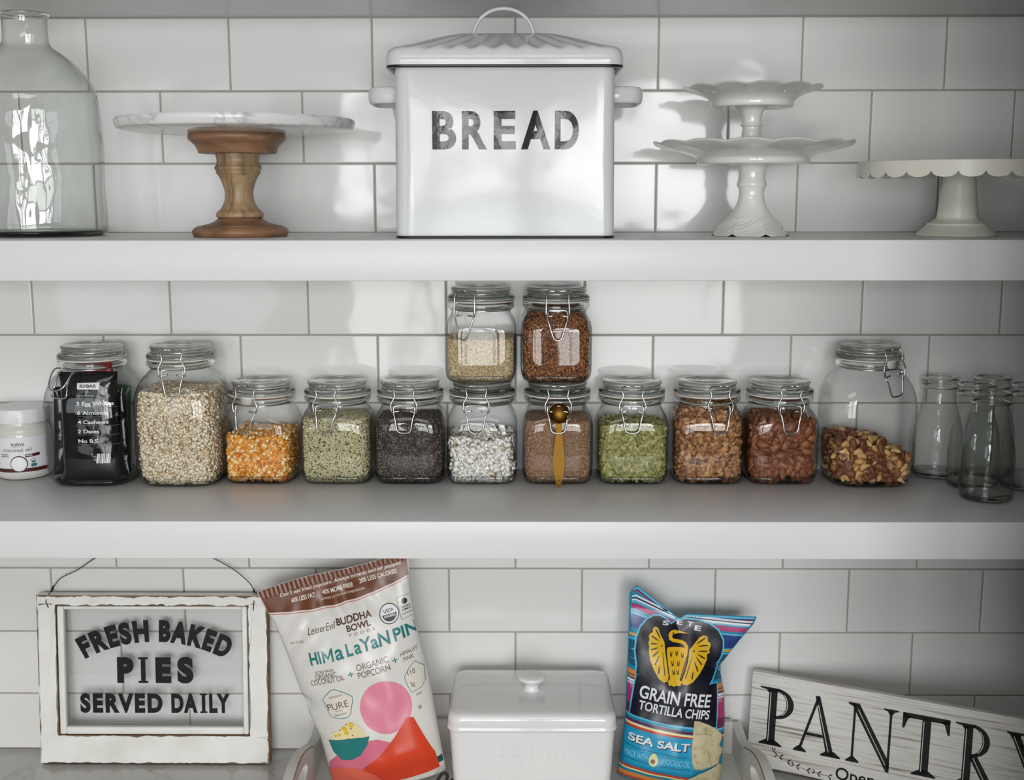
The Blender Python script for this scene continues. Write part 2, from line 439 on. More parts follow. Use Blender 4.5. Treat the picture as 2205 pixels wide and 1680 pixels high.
# ------------------------------------------------------------------ top shelf
# big glass jug
t = thing('glass_jug', (-.652, -.125, ZT), 'large green-tinted glass jug with a narrow neck at the left of the upper shelf', 'jug')
prof = smooth_prof([(.0001, .0075), (.04, .0065), (.075, .0025), (.082, .0004), (.0885, .004), (.0915, .012), (.0915, .05), (.0912, .11), (.0908, .16), (.088, .185), (.080, .205), (.066, .222), (.050, .238), (.036, .248), (.0308, .254), (.0292, .262), (.0288, .280), (.0298, .288), (.0312, .2915), (.0305, .2935), (.0275, .292)], 4)
V, F = lathe(prof, 96, lambda a, r, z: (r + .0007 * math.sin(3 * a + z * 60) * (r > .05), z))
mesh_obj('glass_body', V, F[:-1], JUG_GLASS, t)
V, F = lathe([(.0001, .001), (.07, .001), (.083, .0012), (.0885, .006), (.086, .0075), (.0001, .0068)], 64)
mesh_obj('thick_base', V, F, solid_glass('jug_base_glass', (.55, .62, .56)), t)
V, F = tube([(.0305 * math.cos(2 * PI * k / 40), .0305 * math.sin(2 * PI * k / 40), .2915) for k in range(40)], .0018, 8, True)
mesh_obj('rolled_lip', V, F, LID_GLASS, t)

# marble and wood cake stand
t = thing('marble_cake_stand', (-.366, -.160, ZT), 'round white marble cake stand on a turned wooden pedestal', 'cake stand')
V, F = lathe(smooth_prof([(.055, .1345), (.12, .1352), (.148, .1385), (.1525, .1415), (.1545, .147)], 2) + [(.1545, .1505), (.153, .1525), (.1, .153), (.0001, .153)], 96)
mesh_obj('marble_plate', V, F, MARBLE, t, sharp=50)
V, F = lathe([(.047, .1085), (.0505, .109), (.0515, .1125), (.054, .118), (.0585, .1225), (.0625, .126), (.0635, .1285), (.063, .1325), (.0615, .1348), (.03, .1348)], 72)
mesh_obj('wooden_collar', V, F, MANGO_RED, t, sharp=50)
V, F = lathe([(.0295, .1084)] + smooth_prof([(.0295, .108), (.0275, .100), (.0290, .0935), (.0310, .0905), (.0300, .0875), (.0285, .0855), (.0292, .0835), (.0262, .080), (.0222, .072), (.0192, .062), (.0186, .055), (.0200, .046), (.0245, .037), (.0285, .0335), (.0308, .0305), (.0312, .0275), (.0302, .0255)], 3), 72)
V2, F2 = lathe([(.0282, .0255), (.0295, .0235)] + smooth_prof([(.031, .022), (.037, .0185), (.046, .0158), (.0500, .0150)], 3)[1:] + [(.0503, .0132), (.0520, .0132)] + smooth_prof([(.0545, .0142), (.0600, .0115), (.0630, .0072), (.0622, .003), (.060, 0)], 3)[0:], 72)
mesh_obj('turned_pedestal', V, F[:-1], MANGO, t, sharp=60)
mesh_obj('turned_foot', *flip((V2, F2)), MANGO_RED, t, sharp=60)

# enamel bread bin
t = thing('enamel_bread_bin', (-.0118, -.150, ZT), 'white enamel bread bin with fluted lid and black BREAD lettering', 'bread bin')
BH = .215
rings = [rrect(.1365, .0925, .012, .0012), rrect(.138, .094, .0135, .004)]
for k in range(9):
    z = .004 + (BH - .004) * k / 8; s = k / 8
    rings.append([(x * (1 - .012 * s) , y, z) for x, y, _ in rrect(.1385, .0945, .014, z)])
rings = [[(x, y - .0022 * max(0, 1 - (x / .14) ** 2) * math.sin(PI * min(1, max(0, z / BH))) if y < -.09 else y, z) for x, y, z in r] for r in rings]
V, F = loft_rings(rings); mesh_obj('bin_body', V, F, ENAMEL, t, sharp=60)
V, F = loft_rings([rrect(.136, .092, .012, 0), rrect(.1388, .0948, .014, .0008), rrect(.1388, .0948, .014, .0030), rrect(.1375, .0935, .0135, .0034)])
mesh_obj('dark_base_rim', V, F, ENAMEL_DARK, t)
# lid: skirt, then a fluted hipped roof
def lidring(hx, hy, r, z, wave=0.):
    R = rrect(hx, hy, r, z, 6, 60, 40); out = []
    for x, y, zz in R:
        on_edge_x = abs(abs(y) - hy) < 1e-6
        q = x if on_edge_x else y
        span = hx if on_edge_x else hy
        e = max(0, 1 - (abs(q) / (span - r * .5)) ** 6)
        out.append((x, y, zz + wave * e * math.cos(2 * PI * q / (.0285 * (span / (.146 if on_edge_x else .104))))))
    return out
rg = [lidring(.1395, .0955, .014, .2125), lidring(.1465, .1035, .018, .2120), lidring(.1470, .1040, .018, .2135), lidring(.1468, .1038, .018, .2220), lidring(.1460, .1030, .018, .2275, .0003),
      lidring(.1440, .1010, .018, .2318, .0010), lidring(.140, .097, .018, .2347, .0018), lidring(.134, .091, .017, .2368, .0024), lidring(.120, .078, .015, .2405, .0022), lidring(.100, .058, .013, .2480, .0014),
      lidring(.078, .036, .010, .2555, .0007), lidring(.064, .022, .008, .2595, .0002), lidring(.058, .016, .007, .2608)]
V, F = loft_rings(rg); mesh_obj('lid', V, F, ENAMEL, t, sharp=60)
lid = COL.objects[-1] if False else bpy.data.objects['lid']
V, F = loft_rings([lidring(.1400, .0960, .014, .2095), lidring(.1466, .1036, .018, .2098), lidring(.1474, .1044, .018, .2112), lidring(.1470, .1040, .018, .2128), lidring(.14, .096, .014, .2118)], False, False, True)
mesh_obj('dark_lid_edge', V, F, ENAMEL_DARK, lid)
hp = [(-.0405, 0, .252)] + [(-.0025 + .0395 * math.cos(a), 0, .2585 + .0355 * math.sin(a)) for a in np.linspace(PI, 0, 22)] + [(.0355, 0, .252)]
V, F = tube(hp, .0024, 10); mesh_obj('lid_handle', V, F, ENAMEL, lid)
for s in (-1, 1):
    path = [(s * .1375, .045, .181), (s * .150, .044, .181), (s * .1640, .040, .181), (s * .1730, .030, .181), (s * .1755, .012, .181), (s * .1755, -.012, .181), (s * .1730, -.030, .181), (s * .1640, -.040, .181), (s * .150, -.044, .181), (s * .1375, -.045, .181)]
    V, F = tube(path, .0105, 16, smooth=4, flat=(.32, 1.0)); mesh_obj('side_handle', V, F, ENAMEL, t)
def bin_front(x, y):
    X = x + .0118
    return (X, -.0947 - .0022 * max(0, 1 - (X / .14) ** 2) * math.sin(PI * min(1, max(0, y / BH))) - .0003, y)
decal('lettering', [text2(ch, a, b, .1105, .1575, .036) for ch, a, b in (('B', -.1020, -.0722), ('R', -.0650, -.0338), ('E', -.0255, .0020), ('A', .0085, .0450), ('D', .0505, .0805))], bin_front, GLOSS_INK, t, .006)

# two ironstone cake stands, the small one standing on the large one
def scallop(n, amp, zamp, r0):
    def mod(a, r, z):
        k = max(0, (r - r0[0]) / (r0[1] - r0[0])) ** 1.5 if r > r0[0] else 0
        w = abs(math.cos(n * a / 2)) ** .8
        return r * (1 + amp * k * (w - .5)), z + zamp * k * (w - .5)
    return mod
t = thing('large_cake_stand', (.3152, -.152, ZT), 'larger white ironstone cake stand with a wavy rim, standing on the upper shelf', 'cake stand')
V, F = lathe([(.02, .098)] + smooth_prof([(.060, .0935), (.071, .0940), (.0735, .097), (.0750, .1025), (.086, .107), (.105, .1120), (.120, .1160), (.1295, .1200)], 4) + [(.1305, .1215)] + smooth_prof([(.1295, .1225), (.118, .1195), (.100, .1155), (.082, .111), (.075, .1085), (.060, .1075)], 3) + [(.0001, .1075)], 192, scallop(14, .018, .0035, (.080, .1305)))
mesh_obj('plate', V, F, CERAMIC, t, sharp=60)
V, F = lathe(smooth_prof([(.028, .098), (.0205, .0925), (.0178, .084), (.0180, .074), (.0196, .0695), (.0196, .0665), (.0174, .063), (.0164, .055), (.0185, .045), (.0235, .034), (.0300, .0255)], 4), 96)
mesh_obj('pedestal', V, F, CERAMIC, t, sharp=80)
def foot_mod(a, r, z):
    k = max(0, min(1, (r - .030) / .02)); w = abs(math.cos(3.5 * a)) ** .7
    relief = .0006 * math.sin(14 * a + 900 * r) * math.sin(r * 520 + 9 * a) * (1 if .032 < r < .047 else 0)
    return r * (1 + .05 * k * (w - .6)) + relief, z + (.006 * k * (.5 - w) * (k > .2) + relief if z > .0005 else (.0045 * k * (1 - w)))
def foot_mod2(a, r, z):
    r2, z2 = foot_mod(a, r, z); return r2, max(z2, .0003)
V, F = lathe(smooth_prof([(.0298, .0257), (.0345, .0205), (.0400, .0150), (.0455, .0085), (.0495, .0035), (.0508, .0005)], 5) + [(.0485, .0001), (.03, .012)], 168, foot_mod2)
mesh_obj('scalloped_foot', *flip((V, F)), CERAMIC, t, sharp=80)
t = thing('small_cake_stand', (.3125, -.152, ZT + .1078), 'smaller white ironstone cake stand perched on top of the larger one', 'cake stand')
V, F = lathe([(.018, .0615)] + smooth_prof([(.044, .0590), (.0515, .0595), (.0535, .0625), (.0545, .0675), (.062, .0735), (.075, .0785), (.0835, .0815), (.0895, .0835)], 4) + [(.0905, .0845)] + smooth_prof([(.0895, .0852), (.080, .0828), (.067, .0780), (.056, .0728), (.0515, .0720)], 3) + [(.0001, .0720)], 160, scallop(12, .018, .0032, (.056, .0905)))
mesh_obj('plate', V, F, CERAMIC, t, sharp=60)
V, F = lathe([(.0265, .0006)] + smooth_prof([(.0270, .0012), (.0265, .0035), (.0235, .0075), (.0175, .0135), (.0135, .021), (.0122, .029), (.0120, .0345), (.0142, .0365), (.0142, .0385), (.0124, .0405), (.0130, .049), (.0160, .056), (.023, .0615)], 4), 80)
mesh_obj('pedestal', V, F, CERAMIC, t, sharp=80)
for g in range(4):      # sprigs of raised dots on the rim
    a0 = -PI / 2 + (g - 1.5) * .75
    parts = []
    for k in range(16):
        a = a0 + RNG.uniform(-.2, .2); r = RNG.uniform(.066, .080); z = .0735 + (r - .062) * .55 - .0004
        s = RNG.uniform(.0009, .0015); parts.append(xf(lathe([(.0001, -1), (.75, -.6), (1, 0), (.75, .6), (.0001, 1)], 8), lambda p, a=a, r=r, z=z, s=s: Vector((r * math.cos(a), r * math.sin(a), z)) + p * s))
    mesh_obj('raised_sprig', *join(*parts), CERAMIC, t)

# cream scalloped cake stand
t = thing('scalloped_cake_stand', (.589, -.155, ZT), 'cream metal cake stand with a hanging scalloped edge at the right end', 'cake stand')
NS = 26
def sk(a):
    w = (a * NS / (2 * PI)) % 1.0
    return .013 + .0075 * math.sqrt(max(0, 1 - (2 * w - 1) ** 2))
n = NS * 10; top = []; bot = []; topi = []; boti = []
for j in range(n):
    a = 2 * PI * j / n; c_, s_ = math.cos(a), math.sin(a); zt = .0965
    top.append((.1305 * c_, .1305 * s_, zt)); bot.append((.1315 * c_, .1315 * s_, zt - sk(a))); topi.append((.1290 * c_, .1290 * s_, zt - .001)); boti.append((.1303 * c_, .1303 * s_, zt - sk(a)))
mesh_obj('scalloped_skirt', *loft_rings([top, bot, boti, topi], False, False, True), CREAM_METAL, t, sharp=40)
V, F = lathe([(.02, .0945), (.128, .0945), (.1302, .0955), (.1306, .0965), (.1300, .0973), (.127, .0975), (.0001, .0970)], 120); mesh_obj('plate', V, F, CREAM_METAL, t, sharp=50)
V, F = lathe([(.030, .0946)] + smooth_prof([(.0195, .094), (.0195, .090), (.0210, .075), (.0235, .050), (.0260, .030), (.0270, .0235), (.0300, .0205), (.0345, .018), (.0380, .0165), (.0385, .0145), (.0440, .0095), (.0495, .0045), (.0520, .002)], 3) + [(.0522, .0008), (.051, 0)], 80)
mesh_obj('pedestal', *flip((V, F)), CREAM_METAL, t, sharp=60)

# ------------------------------------------------------------------ clamp-lid jars
SMALL = [(.0001, 5, .0045), (.028, 5, .0040), (.036, 5, .0012), (.0405, 5, .0002), (.0440, 5.5, .0010), (.0478, 6, .0045), (.0505, 6, .0105), (.0517, 6.5, .018), (.0519, 7, .030), (.0519, 7, .060), (.0519, 7, .080), (.0515, 6.5, .088), (.0500, 5, .0955), (.0470, 3.6, .1020), (.0440, 2.7, .1065), (.0424, 2.2, .1100), (.0420, 2, .1145), (.0420, 2, .1190)]
UPPER = [(w, p, z * .90) for w, p, z in SMALL]
LARGE = [(.0001, 4, .0050), (.034, 4, .0045), (.044, 4, .0012), (.049, 4, .0002), (.0530, 4.2, .0015), (.0590, 4.5, .0065), (.0640, 4.8, .0150), (.0660, 5, .026), (.0663, 5, .045), (.0663, 5, .100), (.0660, 5, .1200), (.0640, 4.5, .1330), (.0595, 3.8, .1450), (.0535, 3.0, .1540), (.0470, 2.4, .1600), (.0430, 2.1, .1640), (.0422, 2, .1690), (.0422, 2, .1720)]
LARGE = [(w * (1 - .078 * min(1, max(0, (w - .044) / .018))), p, z) for w, p, z in LARGE]
SMALL = [(w * (1 - .022 * (w > .043)), p, z) for w, p, z in SMALL]
UPPER = [(w * (1 - .022 * (w > .043)), p, z) for w, p, z in UPPER]
def inner_at(prof, z, inset=.0035):
    ps = [q for q in prof if q[0] > .04]
    for (w0, p0, z0), (w1, p1, z1) in zip(ps, ps[1:]):
        if z0 <= z <= z1:
            s = (z - z0) / (z1 - z0 + 1e-9); return w0 + (w1 - w0) * s - inset, p0 + (p1 - p0) * s
    return (ps[0][0] - inset, ps[0][1]) if z < ps[0][2] else (ps[-1][0] - inset, ps[-1][1])
def ringpts(r, z, n=48): return [(r * math.cos(2 * PI * k / n), r * math.sin(2 * PI * k / n), z) for k in range(n)]
_jar_mesh = {}
def shared(key, maker, mat, sharp=None):
    if key not in _jar_mesh:
        V, F = maker(); me = bpy.data.meshes.new(key[0]); me.from_pydata([tuple(v) for v in V], [], F); me.update(); me.materials.append(mat)
        me.polygons.foreach_set('use_smooth', [True] * len(me.polygons))
        if sharp: me.set_sharp_from_angle(angle=math.radians(sharp))
        _jar_mesh[key] = me
    return _jar_mesh[key]
def part(name, me, parent, rz=0., loc=(0, 0, 0)):
    o = bpy.data.objects.new(name, me); COL.objects.link(o); o.parent = parent; o.rotation_euler = (0, 0, rz); o.location = loc; return o
def clamp_jar(kind, x, y, z, label, rot=0., clamp=0., bail='pinched', open_clamp=False, tab=False, lever_len=1.0, emboss=False, group='clamp-lid glass jars in a row on the middle shelf', lever_swing=0.):
    prof = {'small': SMALL, 'upper': UPPER, 'large': LARGE}[kind]
    t = thing('clamp_lid_jar', (x, y, z), label, 'jar', group, rot)
    zn = prof[-1][2] - .004          # underside of the lip
    def body(): return loft_rings([sring(w, p, zz, 72) for w, p, zz in [prof[0]] + prof[1:]], True, False)
    part('glass_body', shared(('glass_body', kind), body, GLASS), t)
    def base():
        pr = [q for q in prof if .03 < q[0] and q[2] < .012][:5]
        return loft_rings([sring(.004, 5, .0008, 48)] + [sring(q[0] - .0015, q[1], q[2] + .0006, 48) for q in pr] + [sring(pr[-1][0] - .006, 5, pr[-1][2] + .002, 48), sring(.03, 5, .0062, 48), sring(.004, 5, .0062, 48)])
    part('thick_base', shared(('thick_base', kind), base, LID_GLASS), t)
    def rim(): return lathe([(.0415, 0), (.0462, .0003), (.0480, .0020), (.0484, .0048), (.0478, .0080), (.0462, .0098), (.0420, .0102)], 64)
    def rim_closed():
        pr = [(.0415, 0), (.0462, .0003), (.0480, .0020), (.0484, .0048), (.0478, .0080), (.0462, .0098), (.0420, .0102), (.0412, .006)]
        return loft_rings([ringpts(r, zz, 64) for r, zz in pr], False, False, True)
    part('glass_rim', shared(('glass_rim', 'all'), rim_closed, LID_GLASS), t, 0, (0, 0, zn))
    zg = zn + .0102
    def gasket(): return loft_rings([ringpts(r, zz, 64) for r, zz in ((.0425, 0), (.0478, 0), (.0486, .0009), (.0478, .0019), (.0425, .0019))], False, False, True)
    g = part('rubber_gasket', shared(('rubber_gasket', 'all'), gasket, RUBBER), t, 0, (0, 0, zg))
    if tab:
        pts = [(-.013, .0018), (-.009, -.001), (-.007, -.0075), (0, -.0095), (.007, -.0075), (.009, -.001), (.013, .0018)]
        V = []; 
        for rr in (.0484, .0494):
            for px, pz in pts:
                a = -PI / 2 + clamp + px / .0484; V.append((rr * math.cos(a), rr * math.sin(a), pz))
        n = len(pts); F = [tuple(range(n)), tuple(range(n, 2 * n))[::-1]] + [(i, i + n, (i + 1) % n + n, (i + 1) % n) for i in range(n)]
        mesh_obj('gasket_tab', V, F, RUBBER, g)
    def lid():
        lo = [(.0001, .0005), (.038, .0005), (.0415, .0)]
        up = smooth_prof([(.0468, .0), (.0482, .0018), (.0480, .0048), (.0455, .0072), (.0425, .0082)], 3) + smooth_prof([(.0412, .0092), (.0408, .0112), (.0424, .0135), (.0432, .0155), (.0424, .0178), (.0400, .0188)], 3) + [(.0330, .0188), (.0310, .0180), (.0230, .0178), (.0220, .0172), (.0001, .0170)]
        return lathe(lo + up, 64)
    l = part('glass_lid', shared(('glass_lid', 'all'), lid, LID_GLASS, 50), t, 0, (0, 0, zg + .0019))
    zl = zg + .0019
    def wires(): return join(tube(ringpts(.0436, -.0012, 48), .0008, 6, True))
    part('neck_wire', shared(('neck_wire', 'all'), wires, STEEL), t, 0, (0, 0, zn))
    def wires2(): return join(tube(ringpts(.0420, .0102, 48), .0008, 6, True))
    part('lid_wire', shared(('lid_wire', 'all'), wires2, STEEL), t, 0, (0, 0, zl))
    dz = zn - .1150
    if open_clamp:      # bail hanging loose down the shoulder
        def bail_l(): return tube([(-.013, -.0475, .112), (-.012, -.056, .106), (-.0105, -.062, .094), (-.0135, -.0655, .088), (-.0115, -.068, .078), (.0115, -.068, .078), (.0135, -.0655, .088), (.0105, -.062, .094), (.012, -.056, .106), (.013, -.0475, .112)], .0011, 8, smooth=4)
        part('clamp_bail', shared(('clamp_bail', 'open'), bail_l, STEEL), t, clamp, (0, 0, dz))
        def lev(): return tube([(-.016, -.046, .116), (-.017, -.053, .1165), (-.018, -.0605, .110), (-.013, -.072, .0935), (0, -.0755, .0885), (.013, -.072, .0935), (.018, -.0605, .110), (.017, -.053, .1165), (.016, -.046, .116)], .0011, 8, smooth=4)
        part('clamp_lever', shared(('clamp_lever', 'open'), lev, STEEL), t, clamp, (0, 0, dz))
        return t
    if bail == 'pinched':
        def mk(): return tube([(-.0005, -.0455, .1430), (-.0110, -.0458, .1430), (-.0148, -.0495, .1405), (-.0142, -.0518, .1350), (-.0132, -.0522, .1300), (-.0155, -.0530, .1245), (-.0182, -.0535, .1190), (-.0185, -.0538, .1130), (-.0172, -.0535, .1070), (-.0150, -.0520, .1075), (-.0148, -.0510, .1140), (-.0090, -.0500, .1155), (.0090, -.0500, .1155), (.0148, -.0510, .1140), (.0150, -.0520, .1075), (.0172, -.0535, .1070), (.0185, -.0538, .1130), (.0182, -.0535, .1190), (.0155, -.0530, .1245), (.0132, -.0522, .1300), (.0142, -.0518, .1350), (.0148, -.0495, .1405), (.0110, -.0458, .1430), (.0005, -.0455, .1430)], .00115, 8, smooth=3)
    else:
        def mk(): return tube([(-.0005, -.0455, .1425), (-.0130, -.0460, .1425), (-.0150, -.0500, .1405), (-.0155, -.0525, .1300), (-.0160, -.0532, .1200), (-.0160, -.0535, .1110), (-.0140, -.0520, .1080), (-.0130, -.0505, .1140), (-.0090, -.0500, .1160), (.0090, -.0500, .1160), (.0130, -.0505, .1140), (.0140, -.0520, .1080), (.0160, -.0535, .1110), (.0160, -.0532, .1200), (.0155, -.0525, .1300), (.0150, -.0500, .1405), (.0130, -.0460, .1425), (.0005, -.0455, .1425)], .00115, 8, smooth=3)
    part('clamp_bail', shared(('clamp_bail', bail), mk, STEEL), t, clamp, (0, 0, dz))
    if bail == 'pinched':
        def lv(): return tube([(-.0060, -.0525, .1085), (-.0148, -.0530, .1068), (-.0132, -.0550, .1000), (-.0112, -.0560, .0900), (-.0098, -.0565, .0820), (-.0060, -.0568, .0785), (0, -.0568, .0778), (.0060, -.0568, .0785), (.0098, -.0565, .0820), (.0112, -.0560, .0900), (.0132, -.0550, .1000), (.0148, -.0530, .1068), (.0060, -.0525, .1085)], .00115, 8, smooth=3)
    else:
        def lv(): return tube([(-.0050, -.0525, .1090), (-.0140, -.0530, .1070), (-.0120, -.0550, .0980), (-.0085, -.0562, .0860), (-.0050, -.0570, .0770), (0, -.0572, .0745), (.0050, -.0570, .0770), (.0085, -.0562, .0860), (.0120, -.0550, .0980), (.0140, -.0530, .1070), (.0050, -.0525, .1090)], .00115, 8, smooth=3)
    lo = part('clamp_lever', shared(('clamp_lever', bail), lv, STEEL), t, clamp, (0, 0, dz))
    if lever_swing:
        c_, s_ = math.cos(lever_swing), math.sin(lever_swing)
        piv = Vector((0, 0, .108)); R = Matrix.Rotation(clamp, 3, 'Z') @ Matrix.Rotation(lever_swing, 3, 'Y')
        lo.rotation_euler = R.to_euler(); lo.location = Vector((0, 0, dz)) + piv - R @ piv
    if emboss:
        hwx, ztop, zb = .020, .078, .030
        pts = [(-hwx, -.0525, zb), (-hwx, -.0525, ztop - .013)] + [(-hwx * math.cos(a), -.0525, ztop - .013 + .013 * math.sin(a)) for a in np.linspace(0, PI, 14)][1:-1] + [(hwx, -.0525, ztop - .013), (hwx, -.0525, zb)]
        V, F = tube(pts, .0014, 8); mesh_obj('embossed_arch', V, F, GLASS, t)
    return t

JY, JYL, JX = -.0560, -.0655, {}
LY2 = ZM + .1466            # lids of the lower jars, where the two upper jars stand
JARS = {}
JARS['bars'] = clamp_jar('large', -.6095, JYL, ZM, 'large clamp-lid jar packed with black snack bar wrappers, its wire clasp hanging open', 0, -.42, open_clamp=True)
JARS['oats'] = clamp_jar('large', -.4815, JYL, ZM, 'large clamp-lid jar filled with pale rolled oats', 0, .03)
JARS['corn'] = clamp_jar('small', -.3685, JY, ZM, 'clamp-lid jar half full of orange popcorn kernels', -.05, -.21, tab=True, lever_swing=.10)
JARS['hemp'] = clamp_jar('small', -.2580, JY, ZM, 'clamp-lid jar of pale green hemp seeds with dark flecks', 0, -.18, lever_swing=.10)
JARS['chia'] = clamp_jar('small', -.1525, JY, ZM, 'clamp-lid jar of dark speckled chia seeds', 0, -.08)
JARS['coconut'] = clamp_jar('small', -.0477, JY, ZM, 'clamp-lid jar of white coconut flakes', 0, -.13)
JARS['flax'] = clamp_jar('small', .0611, JY, ZM, 'clamp-lid jar of light brown flax seed behind the brass spoon', 0, .0)
JARS['pumpkin'] = clamp_jar('small', .1690, JY, ZM, 'clamp-lid jar of green pumpkin seeds', 0, -.06)
JARS['walnut'] = clamp_jar('small', .2780, JY, ZM, 'clamp-lid jar filled to the neck with chopped walnuts', 0, .22)
JARS['almond'] = clamp_jar('small', .3835, JY, ZM, 'clamp-lid jar full of whole brown almonds', 0, .10)
JARS['mixed'] = clamp_jar('large', .5075, JYL, ZM, 'large clamp-lid jar one third full of mixed nuts', .0, .42, tab=True, lever_swing=-.15)
JARS['quinoa'] = clamp_jar('upper', -.0490, -.054, LY2, 'clamp-lid jar of pale quinoa stacked on the coconut flake jar', 0, -.42, bail='straight', emboss=True, group='two jars stacked on other jars')
JARS['granola'] = clamp_jar('upper', .0585, -.054, LY2, 'clamp-lid jar of brown granola stacked on the flax seed jar', 0, .02, bail='straight', emboss=True, group='two jars stacked on other jars')

# ------------------------------------------------------------------ what is in the jars
def surf_pt(prof, a, z, inset):
    w, p = inner_at(prof, z, inset); c_, s_ = math.cos(a), math.sin(a)
    k = (abs(c_) ** p + abs(s_) ** p) ** (-1 / p); P = np.array([w * k * c_, w * k * s_, z])
    n = np.array([abs(c_ * k) ** (p - 1) * (1 if c_ > 0 else -1), abs(s_ * k) ** (p - 1) * (1 if s_ > 0 else -1), 0.]); n /= np.linalg.norm(n) + 1e-9
    return P, n
def uni_angle(front=True):
    # roughly even along the outline of a rounded square
    q = RNG.uniform(-1, 1); 
    side = RNG.choice(4, p=[.46, .2, .2, .14] if front else [.25] * 4)
    base = [-PI / 2, 0, PI, PI / 2][side]
    return base + math.atan(q)
def core_mesh(prof, z0, top, inset, n=48, rows=10):
    rings = []
    zs = np.linspace(z0, max(z0 + .005, min(top(0, -1), top(0, 0), top(1, 0), top(-1, 0)) - .001), rows)
    for z in zs:
        w, p = inner_at(prof, z, inset); rings.append(sring(w, p, z, n))
    last = rings[-1]
    wmax = inner_at(prof, zs[-1], inset)[0]
    for s in (.98, .8, .6, .4, .2, .02): rings.append([(x * s, y * s, max(zs[-1], top(x * s / wmax, y * s / wmax)) - (.0 if s < .9 else .0005)) for x, y, _ in last])
    return loft_rings(rings)
def rand_rot(n):
    q = RNG.normal(size=(n, 4)); q /= np.linalg.norm(q, axis=1)[:, None]; w, x, y, z = q.T
    return np.stack([np.stack([1 - 2 * (y * y + z * z), 2 * (x * y - z * w), 2 * (x * z + y * w)], -1), np.stack([2 * (x * y + z * w), 1 - 2 * (x * x + z * z), 2 * (y * z - x * w)], -1), np.stack([2 * (x * z - y * w), 2 * (y * z + x * w), 1 - 2 * (x * x + y * y)], -1)], 1)
def frame_rot(nrm, tilt):
    """rotation whose z axis is near nrm"""
    z = nrm + RNG.normal(size=3) * tilt; z /= np.linalg.norm(z); r = RNG.normal(size=3); x = np.cross(r, z); x /= np.linalg.norm(x); y = np.cross(z, x)
    return np.stack([x, y, z], 1)
OCT = (np.array([(1, 0, 0), (-1, 0, 0), (0, 1, 0), (0, -1, 0), (0, 0, 1), (0, 0, -1)], float), np.array([(0, 2, 4), (2, 1, 4), (1, 3, 4), (3, 0, 4), (2, 0, 5), (1, 2, 5), (3, 1, 5), (0, 3, 5)]))
def flake_template(n=7, jag=.25, seed=1):
    r = np.random.default_rng(seed); V = [(0, 0, .26), (0, 0, -.26)]
    for k in range(n):
        a = 2 * PI * k / n; q = 1 + r.uniform(-jag, jag); V.append((q * math.cos(a), q * math.sin(a), r.uniform(-.25, .25)))
    F = [(0, 2 + k, 2 + (k + 1) % n) for k in range(n)] + [(1, 2 + (k + 1) % n, 2 + k) for k in range(n)]
    return np.array(V, float), np.array(F)
def grains(name, label, cat, jar, prof, z0, top, count, templates, size, cols, core_col, mat, inset=.0045, flat=0.55, extra_inset=(.0, .002), top_share=.2, front=True, size_jit=.25, group=None):
    """loose filling nobody could count: one mesh of many small grains over a solid core. cols: list of (weight, colour, jitter)"""
    cv, cf = core_mesh(prof, z0, top, inset + extra_inset[1] * .9)
    Vs = [np.array(cv, float)]; tri = []
    for f in cf:
        for i in range(1, len(f) - 1): tri.append((f[0], f[i], f[i + 1]))
    Fs = [np.array(tri)]; Cs = [np.tile(np.array(core_col), (len(cv), 1))]; off = len(cv)
    W = np.array([c[0] for c in cols], float); W /= W.sum()
    for i in range(count):
        if RNG.uniform() < top_share:
            r = math.sqrt(RNG.uniform()); a = RNG.uniform(0, 2 * PI); zt = top(r * math.cos(a), r * math.sin(a)); w, p = inner_at(prof, zt, inset + .001)
            P = np.array([w * r * math.cos(a), w * r * math.sin(a), zt]); n = np.array([0, 0, 1.])
            if p > 3:  # reach into the corners
                k = (abs(math.cos(a)) ** p + abs(math.sin(a)) ** p) ** (-1 / p); P[:2] *= k
        else:
            a = uni_angle(front); zt = top(math.cos(a), math.sin(a)); z = RNG.uniform(z0, zt)
            P, n = surf_pt(prof, a, z, inset + RNG.uniform(*extra_inset))
        tv, tf = templates[RNG.integers(len(templates))]
        R = frame_rot(n, flat); s = np.array(size) * (1 + RNG.uniform(-size_jit, size_jit))
        Vs.append((tv * s) @ R.T + P); Fs.append(tf + off); off += len(tv)
        c = cols[RNG.choice(len(cols), p=W)]; Cs.append(np.tile(np.clip(np.array(c[1]) * (1 + RNG.normal() * c[2]), 0, 1), (len(tv), 1)))
    V = np.concatenate(Vs); F = np.concatenate(Fs); C = np.concatenate(Cs)
    me = bpy.data.meshes.new(name); me.vertices.add(len(V)); me.vertices.foreach_set('co', V.ravel().astype(np.float32))
    me.loops.add(F.size); me.loops.foreach_set('vertex_index', F.ravel().astype(np.int32))
    me.polygons.add(len(F)); me.polygons.foreach_set('loop_start', np.arange(0, F.size, 3, dtype=np.int32)); me.polygons.foreach_set('loop_total', np.full(len(F), 3, np.int32))
    me.update(calc_edges=True); me.validate()
    at = me.color_attributes.new('grain', 'FLOAT_COLOR', 'POINT'); at.data.foreach_set('color', np.concatenate([C, np.ones((len(C), 1))], 1).ravel().astype(np.float32))
    me.materials.append(mat); o = bpy.data.objects.new(name, me); COL.objects.link(o)
    o.matrix_world = jar_mw(jar)
    return finish(o, None, label, cat, group, 'stuff')
def jar_mw(jar): return Matrix.Translation(jar.location) @ Matrix.Rotation(jar.rotation_euler.z, 4, 'Z')
GRAIN = attr_mat('mixed_grain', .55); GRAIN_SHINY = attr_mat('seed_husk', .35); 
flatz = lambda h, amp=.002: (lambda u, v: h + amp * math.sin(3 * u + 1) * math.cos(2.5 * v))
